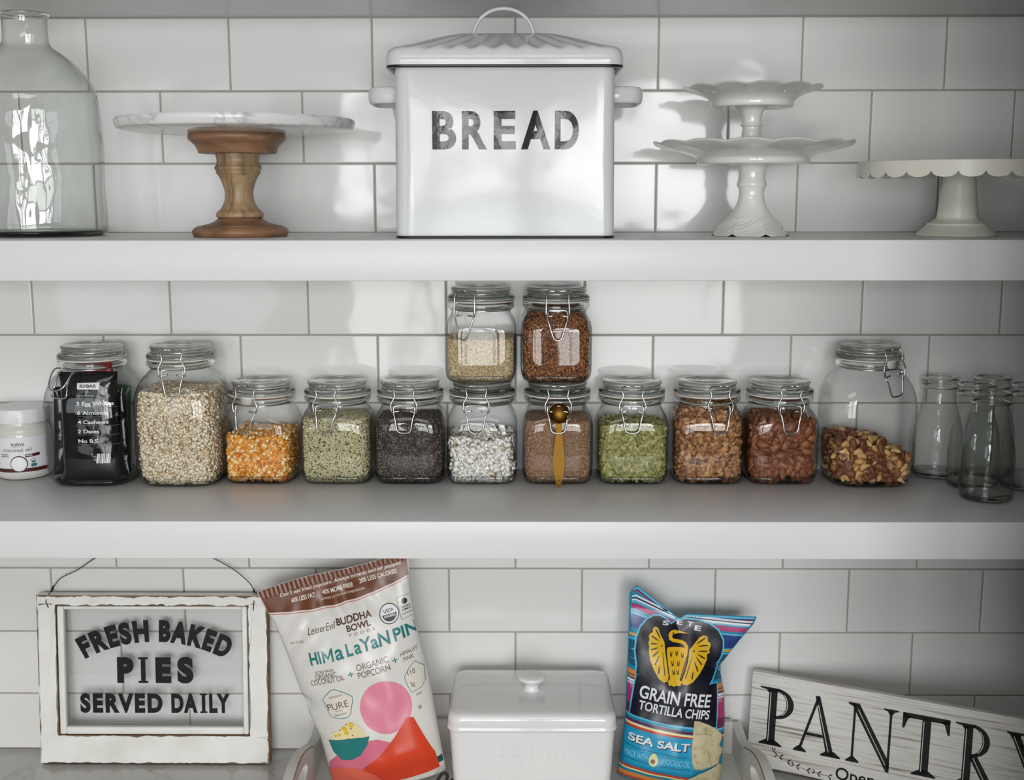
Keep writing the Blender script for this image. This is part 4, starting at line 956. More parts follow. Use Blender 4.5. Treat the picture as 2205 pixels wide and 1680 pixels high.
# ------------------------------------------------------------------ wooden tray
TX0, TX1, TYB, TYF = -.3120, .3510, -.0120, -.4450
t = thing('wooden_tray', (0, 0, ZC), 'white distressed wooden tray with arched handles holding the bags and bread box', 'tray')
TRAYP = M('worn_white_tray_paint', (.66, .645, .60), .55, bump=(50, .12, .001), noisecol=((.20, .14, .09), 55, .70, .73))
box('tray_floor', TX0 + .014, TX1 - .014, TYF + .012, TYB - .013, .0, .007, TRAYP, t)
box('back_board', TX0 + .014, TX1 - .014, TYB - .0125, TYB, .0, .0585, TRAYP, t, .001)
box('front_board', TX0 + .014, TX1 - .014, TYF, TYF + .0125, .0, .0485, TRAYP, t, .001)
def end_board(xo, s):
    th = .0145; yc = (TYB + TYF) / 2; hl = (TYB - TYF) / 2
    top = []
    for k in range(41):
        q = -1 + 2 * k / 40; y = yc + q * hl
        d = abs(q * hl); h = .050 + (.042 * (.5 + .5 * math.cos(PI * min(1, d / .165))) ** .8 if d < .165 else 0) + (.004 * max(0, (abs(q) - .8) / .2))
        top.append((y, h))
    outer = [(TYF, 0), (TYB, 0)] + [(y, h) for y, h in top[::-1]]
    hole = [(yc + .062 * math.cos(a), .055 + .018 * math.sin(a)) for a in np.linspace(0, 2 * PI, 33)[:-1]]
    bm = bmesh.new()
    xa, xb = (xo, xo + s * th)
    loops = {}
    for nm, lp in (('o', outer), ('h', hole)):
        for side, x in ((0, xa), (1, xb)): loops[nm, side] = [bm.verts.new((x, y, z)) for y, z in lp]
    for side in (0, 1):
        es = []
        for nm in 'oh':
            vs = loops[nm, side]
            for i in range(len(vs)): es.append(bm.edges.new((vs[i], vs[(i + 1) % len(vs)])))
        bmesh.ops.triangle_fill(bm, use_beauty=True, edges=es)
    for nm in 'oh':
        a, b = loops[nm, 0], loops[nm, 1]
        for i in range(len(a)): bm.faces.new((a[i], a[(i + 1) % len(a)], b[(i + 1) % len(a)], b[i]))
    bmesh.ops.recalc_face_normals(bm, faces=bm.faces[:])
    o = bm_obj('handle_end', bm, TRAYP, t, sharp=30)
    # bare wood showing along the inner top arris
    edge = [(xb - s * .0002, y, h - .0002) for y, h in top if abs(y - yc) < .11]
    V, F = tube(edge, .0009, 6); mesh_obj('worn_edge', V, F, BARE, o)
    edge = [(xa + s * .0002, y, h - .0002) for y, h in top if -.06 < (y - yc) < -.02 or .03 < (y - yc) < .08]
end_board(TX0, 1); end_board(TX1, -1)

# ------------------------------------------------------------------ ceramic bread box
t = thing('ceramic_bread_box', (.0243, -.1180, ZC + .0072), 'glossy white ceramic bread box with a knobbed lid and raised BREAD letters', 'bread box')
rings = []
for z, hx, hy, r in ((0, .104, .070, .010), (.002, .108, .074, .012), (.01, .1095, .0755, .013), (.06, .1130, .0785, .014), (.1165, .1160, .0815, .015), (.1175, .1130, .078, .014)): rings.append(rrect(hx, hy, r, z))
V, F = loft_rings(rings); mesh_obj('box_body', V, F, STONEWARE, t, sharp=70)
rings = []
for z, hx, hy, r in ((.1172, .112, .077, .013), (.1172, .1172, .0828, .016), (.1185, .1188, .0844, .017), (.1215, .1192, .0848, .017), (.1232, .1180, .0836, .016), (.1250, .1176, .0832, .016), (.1262, .1182, .0838, .0165), (.1350, .1178, .0834, .0165), (.1400, .1160, .0816, .017), (.1428, .1115, .0770, .017), (.1440, .1040, .0700, .016), (.1450, .070, .045, .016), (.1452, .02, .014, .008)): rings.append(rrect(hx, hy, r, z))
V, F = loft_rings(rings); l = mesh_obj('lid', V, F, STONEWARE, t, sharp=70)
V, F = lathe(smooth_prof([(.0165, .1445), (.0130, .1455), (.0105, .1490), (.0108, .1545), (.0150, .1585), (.0195, .1620), (.0205, .1645), (.0190, .1672), (.0120, .1688), (.0001, .1690)], 4), 56); mesh_obj('lid_knob', *flip((V, F)), STONEWARE, l)
bl = []
for ch, a, b_ in (('B', -.0560, -.0375), ('R', -.0310, -.0120), ('E', -.0050, .0115), ('A', .0170, .0370), ('D', .0430, .0605)): bl.append(text2(ch, a, b_, .0665, .0965, .0, spacing=1.))
def bb_front(dy): return lambda x, y: (x, -(.0785 + (.0815 - .0785) * (y - .06) / .0565) - dy, y)
lt = decal('raised_lettering', bl, bb_front(.0), STONEWARE, t, 0)
bmx = bmesh.new(); bmx.from_mesh(lt.data); bmesh.ops.remove_doubles(bmx, verts=bmx.verts[:], dist=1e-6); r = bmesh.ops.extrude_face_region(bmx, geom=bmx.faces[:]); bmesh.ops.translate(bmx, verts=[g for g in r['geom'] if isinstance(g, bmesh.types.BMVert)], vec=(0, -.0016, 0)); bmesh.ops.recalc_face_normals(bmx, faces=bmx.faces[:])
try: bmesh.ops.bevel(bmx, geom=[e for e in bmx.edges if len(e.link_faces) == 2 and e.calc_face_angle(0) > 1.0 and max(v.co.y for v in e.verts) < -.0805], offset=.0006, segments=2, affect='EDGES')
except Exception: pass
bmx.to_mesh(lt.data); bmx.free(); lt.data.polygons.foreach_set('use_smooth', [True] * len(lt.data.polygons)); lt.data.set_sharp_from_angle(angle=math.radians(50))

# ------------------------------------------------------------------ bags
def interp(x, pts): return float(np.interp(x, [p[0] for p in pts], [p[1] for p in pts]))
def sstep(x): x = max(0., min(1., x)); return x * x * (3 - 2 * x)
class Bag:
    """a soft pouch: outline in (x, b) (b runs down from the top seal), depth over it, then stood up in the room"""
    def __init__(s, T, ang, y_of_b, xl, xr, top, bot, depth, nu=70, nv=110, base=None, shift=(0, 0)):
        s.shift = shift
        s.T, s.ang, s.y, s.xl, s.xr, s.top, s.bot, s.d = T, math.radians(ang), y_of_b, xl, xr, top, bot, depth; s.nu, s.nv = nu, nv
        s.base = Vector(base)
    def world(s, x, b, side=1, lift=0.):
        c, n = math.cos(s.ang), math.sin(s.ang); d = s.d(x, b) * (1 if side > 0 else .8) + .0004; yb = s.y(b)
        k = max(0., min(1.2, 1 - b / .2)); x = x + s.shift[0] * k; b = b + s.shift[1] * k
        P = Vector((s.T[0] + c * x + n * b, yb - side * d - side * lift, s.T[1] + n * x - c * b))
        P.z = max(P.z, s.base.z + .001)
        return P - s.base
    def xb(s, u, v):
        b = s.bot * v
        for _ in range(2):
            x = s.xl(b) + (s.xr(b) - s.xl(b)) * u; b = s.top(x) * (1 - v) ** 2.5 + s.bot * v
        return s.xl(b) + (s.xr(b) - s.xl(b)) * u, b
    def mesh(s):
        V = []; F = []; q = s.nu + 1
        for side in (1, -1):
            for j in range(s.nv + 1):
                for i in range(q):
                    x, b = s.xb(i / s.nu, j / s.nv); V.append(tuple(s.world(x, b, side)))
        o = q * (s.nv + 1)
        for j in range(s.nv):
            for i in range(s.nu):
                F.append((j * q + i, (j + 1) * q + i, (j + 1) * q + i + 1, j * q + i + 1)); F.append((o + j * q + i, o + j * q + i + 1, o + (j + 1) * q + i + 1, o + (j + 1) * q + i))
        for j in range(s.nv):
            F.append((j * q, o + j * q, o + (j + 1) * q, (j + 1) * q)); F.append((j * q + s.nu, (j + 1) * q + s.nu, o + (j + 1) * q + s.nu, o + j * q + s.nu))
        for i in range(s.nu): F.append((i, i + 1, o + i + 1, o + i)); F.append((s.nv * q + i, o + s.nv * q + i, o + s.nv * q + i + 1, s.nv * q + i + 1))
        return V, F
    def on(s, lift): return lambda x, y: tuple(s.world(min(max(x, s.xl(max(0, -y)) + .0006), s.xr(max(0, -y)) - .0006), -y, 1, lift))
# popcorn
POP_L = lambda b: -interp(b, [(0, .115), (.02, .113), (.05, .104), (.10, .0985), (.16, .095), (.176, .0905), (.195, .092), (.23, .0865), (.33, .088)])
POP_R = lambda b: interp(b, [(0, .115), (.02, .113), (.05, .104), (.10, .098), (.20, .094), (.31, .082), (.33, .081)])
def pop_depth(x, b):
    u = min(1, x / POP_R(b) if x > 0 else x / POP_L(b))
    T = .034 * sstep((b - .008) / .14) ** .8 * (.35 + .65 * sstep((.334 - b) / .06))
    d = T * max(0, 1 - u ** 2.4) ** .62
    w = .0022 * math.sin(x * 190 + 3 * math.sin(b * 40)) * math.exp(-((b - .05) / .035) ** 2) * (1 - u) 
    w += .0030 * mnoise.noise(Vector((x * 38 + 3, b * 26, 1.7))) * sstep(b / .05) * max(0, 1 - u ** 4)
    w += .0016 * math.sin((x * .8 + b) * 210) * math.exp(-((b - .085) / .04) ** 2) * math.exp(-((x + .07) / .03) ** 2)
    w -= .010 * math.exp(-((b - .177) / .012) ** 2) * math.exp(-((x + .098) / .018) ** 2)
    return max(0., d + w * min(1, d / .004)) if b > .012 else .0003 + .0004 * math.sin(x * 900)
POP = Bag((-.2694, 1.2399), 15.9, lambda b: -.0820 - .032 * b / .3, POP_L, POP_R,
          lambda x: .006 * math.sin(x * 30) * .4, .328, pop_depth, base=(-.1800, -.1150, ZC + .0075))
BAGW = M('pearl_white_bag_film', (.72, .70, .66), .30, bump=(70, .12, .002, 3)); BAGCLEAR = M('bag_white_film', (.76, .76, .77), .28)
t = thing('popcorn_bag', POP.base, 'tall white and brown popcorn bag leaning in the tray beside the framed sign', 'bag')
V, F = POP.mesh(); mesh_obj('bag_body', V, F, BAGW, t)
def A(px, py):
    x, b = .0006455 * px - .0002088 * py - .1910485, .0001822 * px + .0006779 * py - .9960047; k = max(0., min(1.08, 1 - b / .2))
    return (x - .0130 * k, -(b + .0160 + .0165 * k))
def TX(s, l, r, h, bold=.0, shear=0., spacing=1.):
    a, b = A(*l), A(*r); y = (a[1] + b[1]) / 2; return text2(s, a[0], b[0], y, y + h * .00063, bold, shear, spacing)
def PL(pts): return poly2([A(*p) for p in pts])
inkM = {}
def ink(name, rgb, rough=.3):
    if name not in inkM: inkM[name] = M(name + '_print', srgb(*rgb), rough)
    return inkM[name]
def xspan(b, bag, n=30): return [bag.xl(b) + (bag.xr(b) - bag.xl(b)) * i / n for i in range(n + 1)]
def band(bag, b0, b1, n=36, curve=None):
    """printed band across the whole bag between two depths"""
    c = curve or (lambda x: 0.); V = []; F = []
    for i in range(n + 1):
        u = i / n
        for b in (b0, b1):
            x = bag.xl(max(0, b)) + (bag.xr(max(0, b)) - bag.xl(max(0, b))) * (.004 + .992 * u); V.append((x, -max(b + c(x), bag.top(x) + .0005)))
    for i in range(n): F.append((2 * i, 2 * i + 1, 2 * i + 3, 2 * i + 2))
    return V, F
sag = lambda x: .012 * (1 - (x / .11) ** 2)
decal('brown_header', band(POP, -.02, .0340, curve=sag), POP.on(.0004), ink('cocoa', (112, 62, 34)), t, .004)
decal('red_rule', band(POP, .0362, .0373, curve=sag), POP.on(.0004), ink('coral_rule', (206, 110, 104)), t, .004)
LF = .0006
wht = [TX("Don't eat fried popcorn. Always organic and air popped.", (603, 1284), (868, 1209), 8, .01, .15), TX('60% LESS FAT', (628, 1294), (680, 1281), 10, .02), TX('40% MORE FIBER', (696, 1277), (764, 1258), 10, .02), TX('20% LESS CALORIES', (777, 1253), (858, 1229), 10, .02), TX('COMPARED TO TYPICAL OIL POPPED POPCORN', (693, 1291), (788, 1262), 4.5)]
decal('header_lettering', wht, POP.on(.0008), ink('cream', (236, 228, 214)), t, .004)
decal('brand_lettering', [TX('LesserEvil', (666, 1366), (726, 1342), 15, -.004, .35), TX('BUDDHA', (728, 1341), (805, 1322), 16, .03), TX('BOWL', (751, 1353), (803, 1340), 14, .03), TX('FOODS', (757, 1362), (811, 1349), 6, .0, 0, 1.9)], POP.on(LF), ink('dark_brown', (84, 54, 40)), t, .004)
mx0, my0 = A(700, 1421); mx1 = A(723, 1413)[0]; mh = .0176
MM = [stroke2([(mx0 + .0014, my0), (mx0 + .0014, my0 + mh)], .0028), stroke2([(mx1 - .0014, my0), (mx1 - .0014, my0 + mh)], .0028), stroke2([(mx0 + .0012, my0 + mh * .96), ((mx0 + mx1) / 2, my0 + mh * .28), (mx1 - .0012, my0 + mh * .96)], .0030)]
decal('title_lettering', [TX('HI', (672, 1428), (696, 1421), 28, .03), *MM, TX('a', (728, 1413), (746, 1409), 33, .02), TX('L', (752, 1406), (766, 1402), 28, .03), TX('aYaN', (770, 1401), (845, 1378), 30, .02), TX('PIN', (854, 1377), (902, 1362), 28, .025)], POP.on(LF), ink('teal', (40, 124, 122), .2), t, .004)
decal('small_lettering', [TX('EXTRA VIRGIN', (680, 1446), (722, 1437), 6), TX('ORGANIC', (681, 1459), (729, 1447), 11), TX('COCONUT OIL', (671, 1473), (746, 1456), 12)], POP.on(LF), ink('umber', (104, 84, 72)), t, .004)
decal('small_lettering', [TX('ORGANIC', (773, 1437), (840, 1417), 14), TX('POPCORN', (776, 1454), (844, 1435), 14), ], POP.on(LF), ink('umber', (104, 84, 72)), t, .004)
decal('small_lettering', [TX('HIMALAY', (865, 1410), (900, 1400), 9), TX('PINK', (872, 1422), (893, 1416), 9), ], POP.on(LF), ink('umber', (104, 84, 72)), t, .004)
decal('weight_lettering', [TX('NET WT 5OZ', (625, 1386), (655, 1379), 4.5)], POP.on(LF), ink('umber', (104, 84, 72)), t, .004)
def plus(px, py, r): x, y = A(px, py); q = r * .00068; return [stroke2([(x - q, y), (x + q, y)], q * .32), stroke2([(x, y - q), (x, y + q)], q * .32)]
decal('plus_marks', plus(759, 1443, 6) + plus(853, 1416, 6), POP.on(LF), ink('teal', (40, 124, 122)), t, .004)
cx, cy = A(841, 1317)
decal('seal_disc', disc2(cx, cy, .0138), POP.on(LF), ink('seal_white', (226, 228, 230)), t, .003)
decal('seal_ring', [ring2(cx, cy, .0138, .0013), poly2(arc2(cx, cy, .0108, .0108, 182, 358, 16)), text2('USDA', cx - .0074, cx + .0074, cy + .0018, cy + .0068, .02)], POP.on(.0009), ink('soft_black', (28, 28, 30)), t, .003)
decal('seal_lettering', text2('ORGANIC', cx - .0085, cx + .0085, cy - .0046, cy - .0012, .02), POP.on(.0012), ink('seal_white', (226, 228, 230)), t, .003)
bx, by = A(876, 1305)
decal('verified_mark', [stroke2([(bx - .010, by - .015), (bx + .011, by - .015), (bx + .011, by + .016), (bx - .010, by + .016)], .0007, True), disc2(bx, by + .0085, .0042), text2('NON', bx - .006, bx + .006, by - .0005, by + .0022, .02), text2('GMO', bx - .006, bx + .006, by - .0045, by - .0018, .02), text2('VERIFIED', bx - .008, bx + .008, by - .0095, by - .0078)], POP.on(LF), ink('soft_black', (28, 28, 30)), t, .003)
pent = [(722, 1477), (742, 1484), (760, 1494), (761, 1503), (756, 1533), (750, 1541), (731, 1545), (715, 1542), (708, 1534), (695, 1503), (700, 1496), (714, 1480)]
decal('pure_badge', PL(pent), POP.on(LF), ink('badge_cream', (222, 216, 204)), t, .004)
decal('badge_outline', [stroke2([A(*p) for p in pent], .0009, True)], POP.on(.0008), ink('teal', (40, 124, 122)), t, .004)
pb2 = [(893, 1425), (882, 1438), (872, 1456), (878, 1476), (887, 1492), (907, 1485), (915, 1470), (912, 1440)]
decal('calorie_badge', PL(pb2), POP.on(LF), ink('badge_cream', (222, 216, 204)), t, .004)
decal('badge_outline', [stroke2([A(*p) for p in pb2], .0008, True)], POP.on(.0008), ink('teal', (40, 124, 122)), t, .004)
decal('badge_lettering', [TX('PURE', (707, 1527), (753, 1518), 15, .0), TX('ingredients', (709, 1499), (739, 1492), 5, 0, .2), TX('is the', (724, 1530), (740, 1526), 4.5, 0, .2), TX('happiness', (721, 1539), (748, 1533), 5, 0, .2), ], POP.on(.0009), ink('umber', (104, 84, 72)), t, .004)
decal('badge_lettering', [TX('110', (880, 1455), (895, 1450), 11, 0), TX('3g', (886, 1480), (894, 1477), 10, 0), ], POP.on(.0009), ink('umber', (104, 84, 72)), t, .004)
decal('fact_lettering', [TX('NO GMO', (897, 1502), (908, 1498), 5), TX('38', (901, 1532), (908, 1530), 9)], POP.on(.0009), ink('umber', (104, 84, 72)), t, .004)
# plain colour shapes in place of the pictured figure, and the bowl of popcorn
decal('pink_sun', disc2(*A(832, 1520), .0375, .0385, 44), POP.on(LF), ink('rose', (226, 136, 156)), t, .004)
hills = lambda pts: PL(pts)
decal('rose_hill', hills([(745, 1606), (780, 1592), (815, 1588), (850, 1596), (880, 1610), (900, 1640), (905, 1672), (700, 1715), (705, 1650)]), POP.on(.0008), ink('rose_deep', (214, 112, 136)), t, .004)
decal('orange_hill', hills([(785, 1650), (820, 1622), (850, 1585), (876, 1545), (890, 1545), (912, 1582), (938, 1625), (948, 1660), (900, 1675), (800, 1700), (760, 1705)]), POP.on(.0011), ink('vermilion', (214, 66, 34)), t, .004)
decal('coral_hill', hills([(700, 1668), (735, 1652), (775, 1652), (810, 1668), (830, 1690), (760, 1710), (700, 1720)]), POP.on(.0013), ink('coral', (224, 104, 84)), t, .004)
decal('bowl_print', PL([(704, 1599), (750, 1590), (797, 1580), (793, 1598), (778, 1622), (759, 1634), (736, 1636), (716, 1622)]), POP.on(.0013), ink('teal', (40, 124, 122), .2), t, .004)
pc = [disc2(*A(px, py), r * .00068, None, 14) for px, py, r in ((722, 1587, 10), (735, 1580, 11), (748, 1572, 12), (760, 1564, 10), (770, 1570, 11), (778, 1576, 9), (745, 1585, 11), (760, 1580, 12), (730, 1592, 9), (752, 1560, 8))]
decal('popcorn_print', pc, POP.on(.0011), ink('butter', (236, 220, 168)), t, .004)
decal('popcorn_specks', [disc2(*A(px, py), r * .00068, None, 12) for px, py, r in ((742, 1568, 6), (756, 1558, 6), (746, 1577, 5), (730, 1583, 4))], POP.on(.0014), ink('yellow', (226, 192, 60)), t, .004)
decal('pepper_specks', [disc2(*A(px, py), 1.6 * .00068, None, 8) for px, py in ((746, 1557), (756, 1566), (731, 1572), (722, 1586), (760, 1581), (750, 1590))], POP.on(.0016), ink('maroon_speck', (140, 50, 40)), t, .004)
decal('teal_footer', band(POP, .3040, .3140, curve=lambda x: -.004 * (1 - (x / .11) ** 2)), POP.on(.0006), ink('teal_dark', (26, 84, 84)), t, .004)

# tortilla chips
def chip_depth(x, b):
    xl_, xr_ = CH_L(b), CH_R(b); u = (x - xl_) / (xr_ - xl_); u = min(1, max(0, u)); c = 4 * u * (1 - u)
    T = .030 * sstep((b - .006 + .02 * abs(2 * u - 1)) / .12) ** .9 * (.4 + .6 * sstep((.29 - b) / .06))
    d = T * max(0, c) ** .55
    w = .0028 * mnoise.noise(Vector((x * 40 + 9, b * 30, 5.2))) * sstep(b / .06) * min(1, 2 * c)
    w -= .007 * math.exp(-((x + .020) / .010) ** 2) * math.exp(-(max(0, b) / .035) ** 2)
    w -= .008 * math.exp(-((b - .080 - .25 * (x - .05)) / .010) ** 2) * sstep((x - .012) / .04)
    return max(0.0003, d + w * min(1, d / .004))
CH_L = lambda b: interp(b, [(-.04, -.1010), (-.02, -.1045), (0, -.1010), (.05, -.0945), (.10, -.0885), (.16, -.0800), (.21, -.0765), (.28, -.0790)])
CH_R = lambda b: interp(b, [(-.02, .0890), (0, .0860), (.03, .0690), (.072, .0480), (.085, .0500), (.115, .0605), (.16, .0690), (.21, .0735), (.28, .0770)])
CH_T = lambda x: interp(x, [(-.1045, -.026), (-.0965, -.0375), (-.028, .0060), (-.023, .0070), (-.016, -.0010), (.090, -.0125)])
CHIP = Bag((.2650, 1.1850), -8, lambda b: -.0680 - .040 * max(0, b) / .28, CH_L, CH_R, CH_T, .262, chip_depth, base=(.2240, -.1050, ZC + .0075), shift=(.007, .0175))
t = thing('tortilla_chip_bag', CHIP.base, 'bright blue striped tortilla chip bag with a yellow bird emblem, leaning in the tray', 'bag')
V, F = CHIP.mesh(); mesh_obj('bag_body', V, F, M('blue_bag_film', srgb(20, 132, 166), .25), t)
def A(px, py): return (.0006685 * px + .0001147 * py - 1.158171, -(-.0000958 * px + .000705 * py - .7914656))
bcol = {'sky': (96, 180, 216), 'navy': (34, 40, 78), 'magenta': (172, 44, 108), 'teal2': (22, 128, 152), 'offwhite': (222, 224, 226), 'royal': (38, 62, 124), 'gold': (198, 156, 66), 'deepteal': (26, 84, 110), 'orange': (206, 130, 66), 'brown': (120, 76, 62), 'plum': (104, 28, 66), 'lemon': (228, 214, 150), 'brick': (190, 66, 44)}
stripes = [('sky', -.06, -.0215), ('navy', -.0215, -.0195), ('magenta', -.0195, -.018), ('offwhite', .0010, .0040), ('navy', .0040, .0056), ('offwhite', .0056, .0085), ('sky', .0085, .0105), ('magenta', .0112, .0190), ('sky', .0210, .0235), ('royal', .0235, .0430), ('gold', .0430, .0475), ('sky', .0485, .0505), ('deepteal', .0520, .0900), ('sky', .0640, .0655), ('sky', .0780, .0790), ('orange', .0960, .1030), ('brown', .1030, .1055), ('orange', .1055, .1085), ('navy', .1085, .1110), ('offwhite', .1110, .1150), ('magenta', .1150, .1162), ('offwhite', .1162, .1190), ('magenta', .1190, .1500), ('offwhite', .1212, .1222), ('offwhite', .1244, .1250), ('plum', .1500, .1660), ('sky', .1660, .1690), ('plum', .1735, .1775), ('lemon', .1785, .1820), ('brick', .1820, .1862), ('brick', .2430, .2465), ('lemon', .2465, .2490), ('teal2', .2490, .2530), ('orange', .2530, .2590), ('brick', .2590, .2620)]
for k, (c_, b0, b1) in enumerate(stripes):
    if b0 < 0: cv = lambda x, b0=b0: CH_T(x) + .026 if x > -.03 else .026 + CH_T(x)
    else: cv = lambda x, b0=b0: CH_T(x) * max(0, 1 - b0 / .05) * .6 + .002 * math.sin(x * 20)
    decal('stripe', band(CHIP, b0, b1, curve=cv), CHIP.on(.0004 if c_ not in ('offwhite', 'sky') else .0005), ink(c_, bcol[c_]), t, .005)
Z5 = lambda pts: [(1310 + x / 6.3, 1240 + y / 6.3) for x, y in pts]
Z6 = lambda pts: [(1310 + x / 5.96, 1440 + y / 5.96) for x, y in pts]
def PLc(pts): return poly2([A(*p) for p in pts])
shield = Z5([(375, 1310), (392, 1200), (372, 1010), (395, 820), (450, 690), (540, 590), (640, 540), (720, 545), (800, 590), (870, 660), (960, 610), (1080, 590), (1240, 605), (1400, 655), (1520, 745), (1580, 870), (1575, 980), (1545, 1090), (1490, 1180), (1500, 1260), (1440, 1350), (1370, 1440), (900, 1440)])
panel = Z6([(365, 55), (335, 220), (305, 420), (280, 595), (700, 665), (1075, 720), (1395, 755), (1405, 450), (1405, 170), (1100, 165), (620, 90)])
NAVY = ink('ink_navy', (20, 20, 34)); SKYB = ink('edge_sky', (84, 186, 222))
decal('shield_edge', [stroke2([A(*p) for p in shield], .0048, True), stroke2([A(*p) for p in panel], .0042, True)], CHIP.on(.0009), SKYB, t, .004)
decal('shield_panel', [PLc(shield)], CHIP.on(.0010), NAVY, t, .004)
decal('name_panel', [PLc(panel)], CHIP.on(.0012), NAVY, t, .004)
def TXc(s, l, r, h, bold=0., dy=.0): 
    a, b = A(*l), A(*r); y = (a[1] + b[1]) / 2; return text2(s, a[0], b[0], y, y + h * .00071, bold)
decal('lettering', [TXc('GRAIN FREE', (1375, 1498), (1528, 1519), 29, .02), TXc('TORTILLA CHIPS', (1374, 1524), (1526, 1547), 21, .02)], CHIP.on(.0016), ink('offwhite', bcol['offwhite']), t, .004)
decal('brand_lettering', [TXc('S', (1429, 1345), (1442, 1347), 10, .03), TXc('E', (1460, 1345), (1473, 1347), 10, .03), TXc('T', (1483, 1348), (1496, 1350), 10, .03), TXc('E', (1499, 1357), (1513, 1360), 11, .03)], CHIP.on(.0016), ink('offwhite', bcol['offwhite']), t, .004)
decal('flavour_panel', PLc(Z6([(215, 760), (1090, 880), (1090, 1290), (1060, 1330), (200, 1205)])), CHIP.on(.0008), ink('cyan', (30, 150, 190)), t, .004)
decal('flavour_shadow', [TXc('SEA SALT', (1354, 1597), (1485, 1619), 17, .035)], CHIP.on(.0012), ink('ink_navy', (20, 20, 34)), t, .004)
decal('flavour_lettering', [TXc('SEA SALT', (1353, 1595), (1483, 1617), 17, .03)], CHIP.on(.0015), ink('offwhite', bcol['offwhite']), t, .004)
decal('oil_lettering', [TXc('MADE WITH', (1345, 1627), (1391, 1633), 12, .0), TXc('AVOCADO OIL', (1421, 1638), (1483, 1646), 12, .0)], CHIP.on(.0012), ink('pale_cyan', (150, 206, 226)), t, .004)
decal('rule_lines', [stroke2([A(1346, 1606), (A(1484, 1628))], .0006), stroke2([A(1344, 1632), A(1396, 1640)], .0006), stroke2([A(1416, 1643), A(1484, 1652)], .0006)], CHIP.on(.0011), ink('ink_navy', (20, 20, 34)), t, .004)
ax, ay = A(1405, 1631)
decal('avocado', poly2([(ax + .0070 * math.cos(a) * (1 - .25 * max(0, math.sin(a))), ay + .0098 * math.sin(a)) for a in np.linspace(0, 2 * PI, 25)[:-1]]), CHIP.on(.0015), ink('avocado_flesh', (214, 214, 150)), t, .003)
decal('avocado_stone', disc2(ax - .0003, ay - .0022, .0033), CHIP.on(.0018), ink('avocado_stone', (132, 80, 44)), t, .003)
GOLD = ink('emblem_yellow', (222, 176, 30))
wingL = Z5([(770, 880), (775, 1000), (790, 1130), (810, 1300), (800, 1370), (740, 1385), (680, 1345), (610, 1230), (565, 1100), (550, 1000), (560, 930), (545, 890), (565, 850), (555, 800), (590, 760), (615, 755), (615, 705), (655, 680), (690, 700), (720, 790)])
wingR = Z5([(1110, 985), (1180, 910), (1260, 830), (1320, 802), (1370, 820), (1370, 880), (1410, 905), (1400, 960), (1385, 985), (1390, 1030), (1350, 1045), (1350, 1110), (1300, 1210), (1230, 1300), (1140, 1390), (1060, 1425), (1000, 1415), (985, 1385), (1040, 1260), (1090, 1120)])
body = Z5([(800, 975), (820, 948), (900, 950), (1090, 968), (1080, 1060), (1040, 1200), (985, 1330), (965, 1360), (990, 1390), (965, 1440), (920, 1430), (880, 1445), (845, 1425), (810, 1430), (800, 1375), (830, 1340), (810, 1200), (798, 1060)])
neck = Z5([(870, 985), (1060, 990), (1097, 940), (1085, 895), (1040, 875), (880, 850), (870, 825), (1000, 800), (1100, 785), (1040, 765), (960, 750), (890, 735), (845, 765), (828, 840), (845, 885), (1020, 915), (1045, 935), (1020, 945), (870, 925)])
decal('bird_emblem', [PLc(wingL), PLc(wingR), PLc(body), stroke2([A(*p) for p in Z5([(1068, 985), (1070, 945), (1052, 912), (1010, 893), (900, 868), (858, 840), (856, 795), (880, 765), (910, 758), (1000, 772), (1100, 784)])], [.0052, .0052, .0052, .0050, .0050, .0055, .0062, .0066, .0062, .0030, .0004])], CHIP.on(.0019), GOLD, t, .004)
slots = []
def slot(p, q, w): 
    a, b = A(*Z5([p])[0]), A(*Z5([q])[0]); slots.append(stroke2([a, ((a[0] + b[0]) / 2, (a[1] + b[1]) / 2), b], [w * .0001 * .4, w * .0001, w * .0001 * .9]))
for p, q in (((715, 835), (655, 715)), ((690, 860), (595, 800)), ((675, 900), (580, 895)), ((680, 945), (580, 975)), ((685, 990), (600, 1060)), ((690, 1050), (630, 1170)), ((690, 1180), (675, 1280))): slot(p, q, 20)
for p, q in (((1215, 910), (1340, 835)), ((1235, 940), (1370, 930)), ((1230, 1000), (1360, 1005)), ((1220, 1035), (1320, 1095)), ((1200, 1070), (1275, 1175)), ((1175, 1130), (1215, 1255)), ((1150, 1250), (1130, 1350))): slot(p, q, 20)
for p, q in (((740, 1000), (760, 1300)), ((1145, 1060), (1040, 1345)), ((788, 960), (820, 1340)), ((1100, 1000), (965, 1355))): slot(p, q, 12)
for x, y in ((855, 1035), (935, 1030), (1010, 1055), (870, 1150), (950, 1155), (880, 1260), (938, 1262)): slot((x - 14, y - 32), (x - 3, y + 32), 13); slot((x + 18, y - 32), (x + 6, y + 32), 13)
slots += [disc2(*A(*Z5([(730, 925)])[0]), .0012, None, 10), disc2(*A(*Z5([(1172, 995)])[0]), .0013, None, 10), disc2(*A(*Z5([(898, 775)])[0]), .0012, None, 10)]
decal('emblem_slots', slots, CHIP.on(.0023), ink('emblem_dark', (44, 32, 14)), t, .004)
CHIPM = M('tortilla_chip_print', srgb(196, 186, 150), .5, noisecol=(srgb(160, 144, 100), 90, .5, .75))
c1 = Z6([(1100, 635), (1160, 640), (1290, 700), (1400, 780), (1470, 860), (1490, 910), (1440, 1010), (1500, 1090), (1440, 1180), (1432, 1240), (1330, 1262), (1200, 1275), (1090, 1250), (1070, 1180), (1068, 1000), (1085, 760)])
c2 = Z6([(1440, 1245), (1300, 1290), (1150, 1320), (1000, 1385), (900, 1430), (1300, 1560), (1500, 1500), (1520, 1350)])
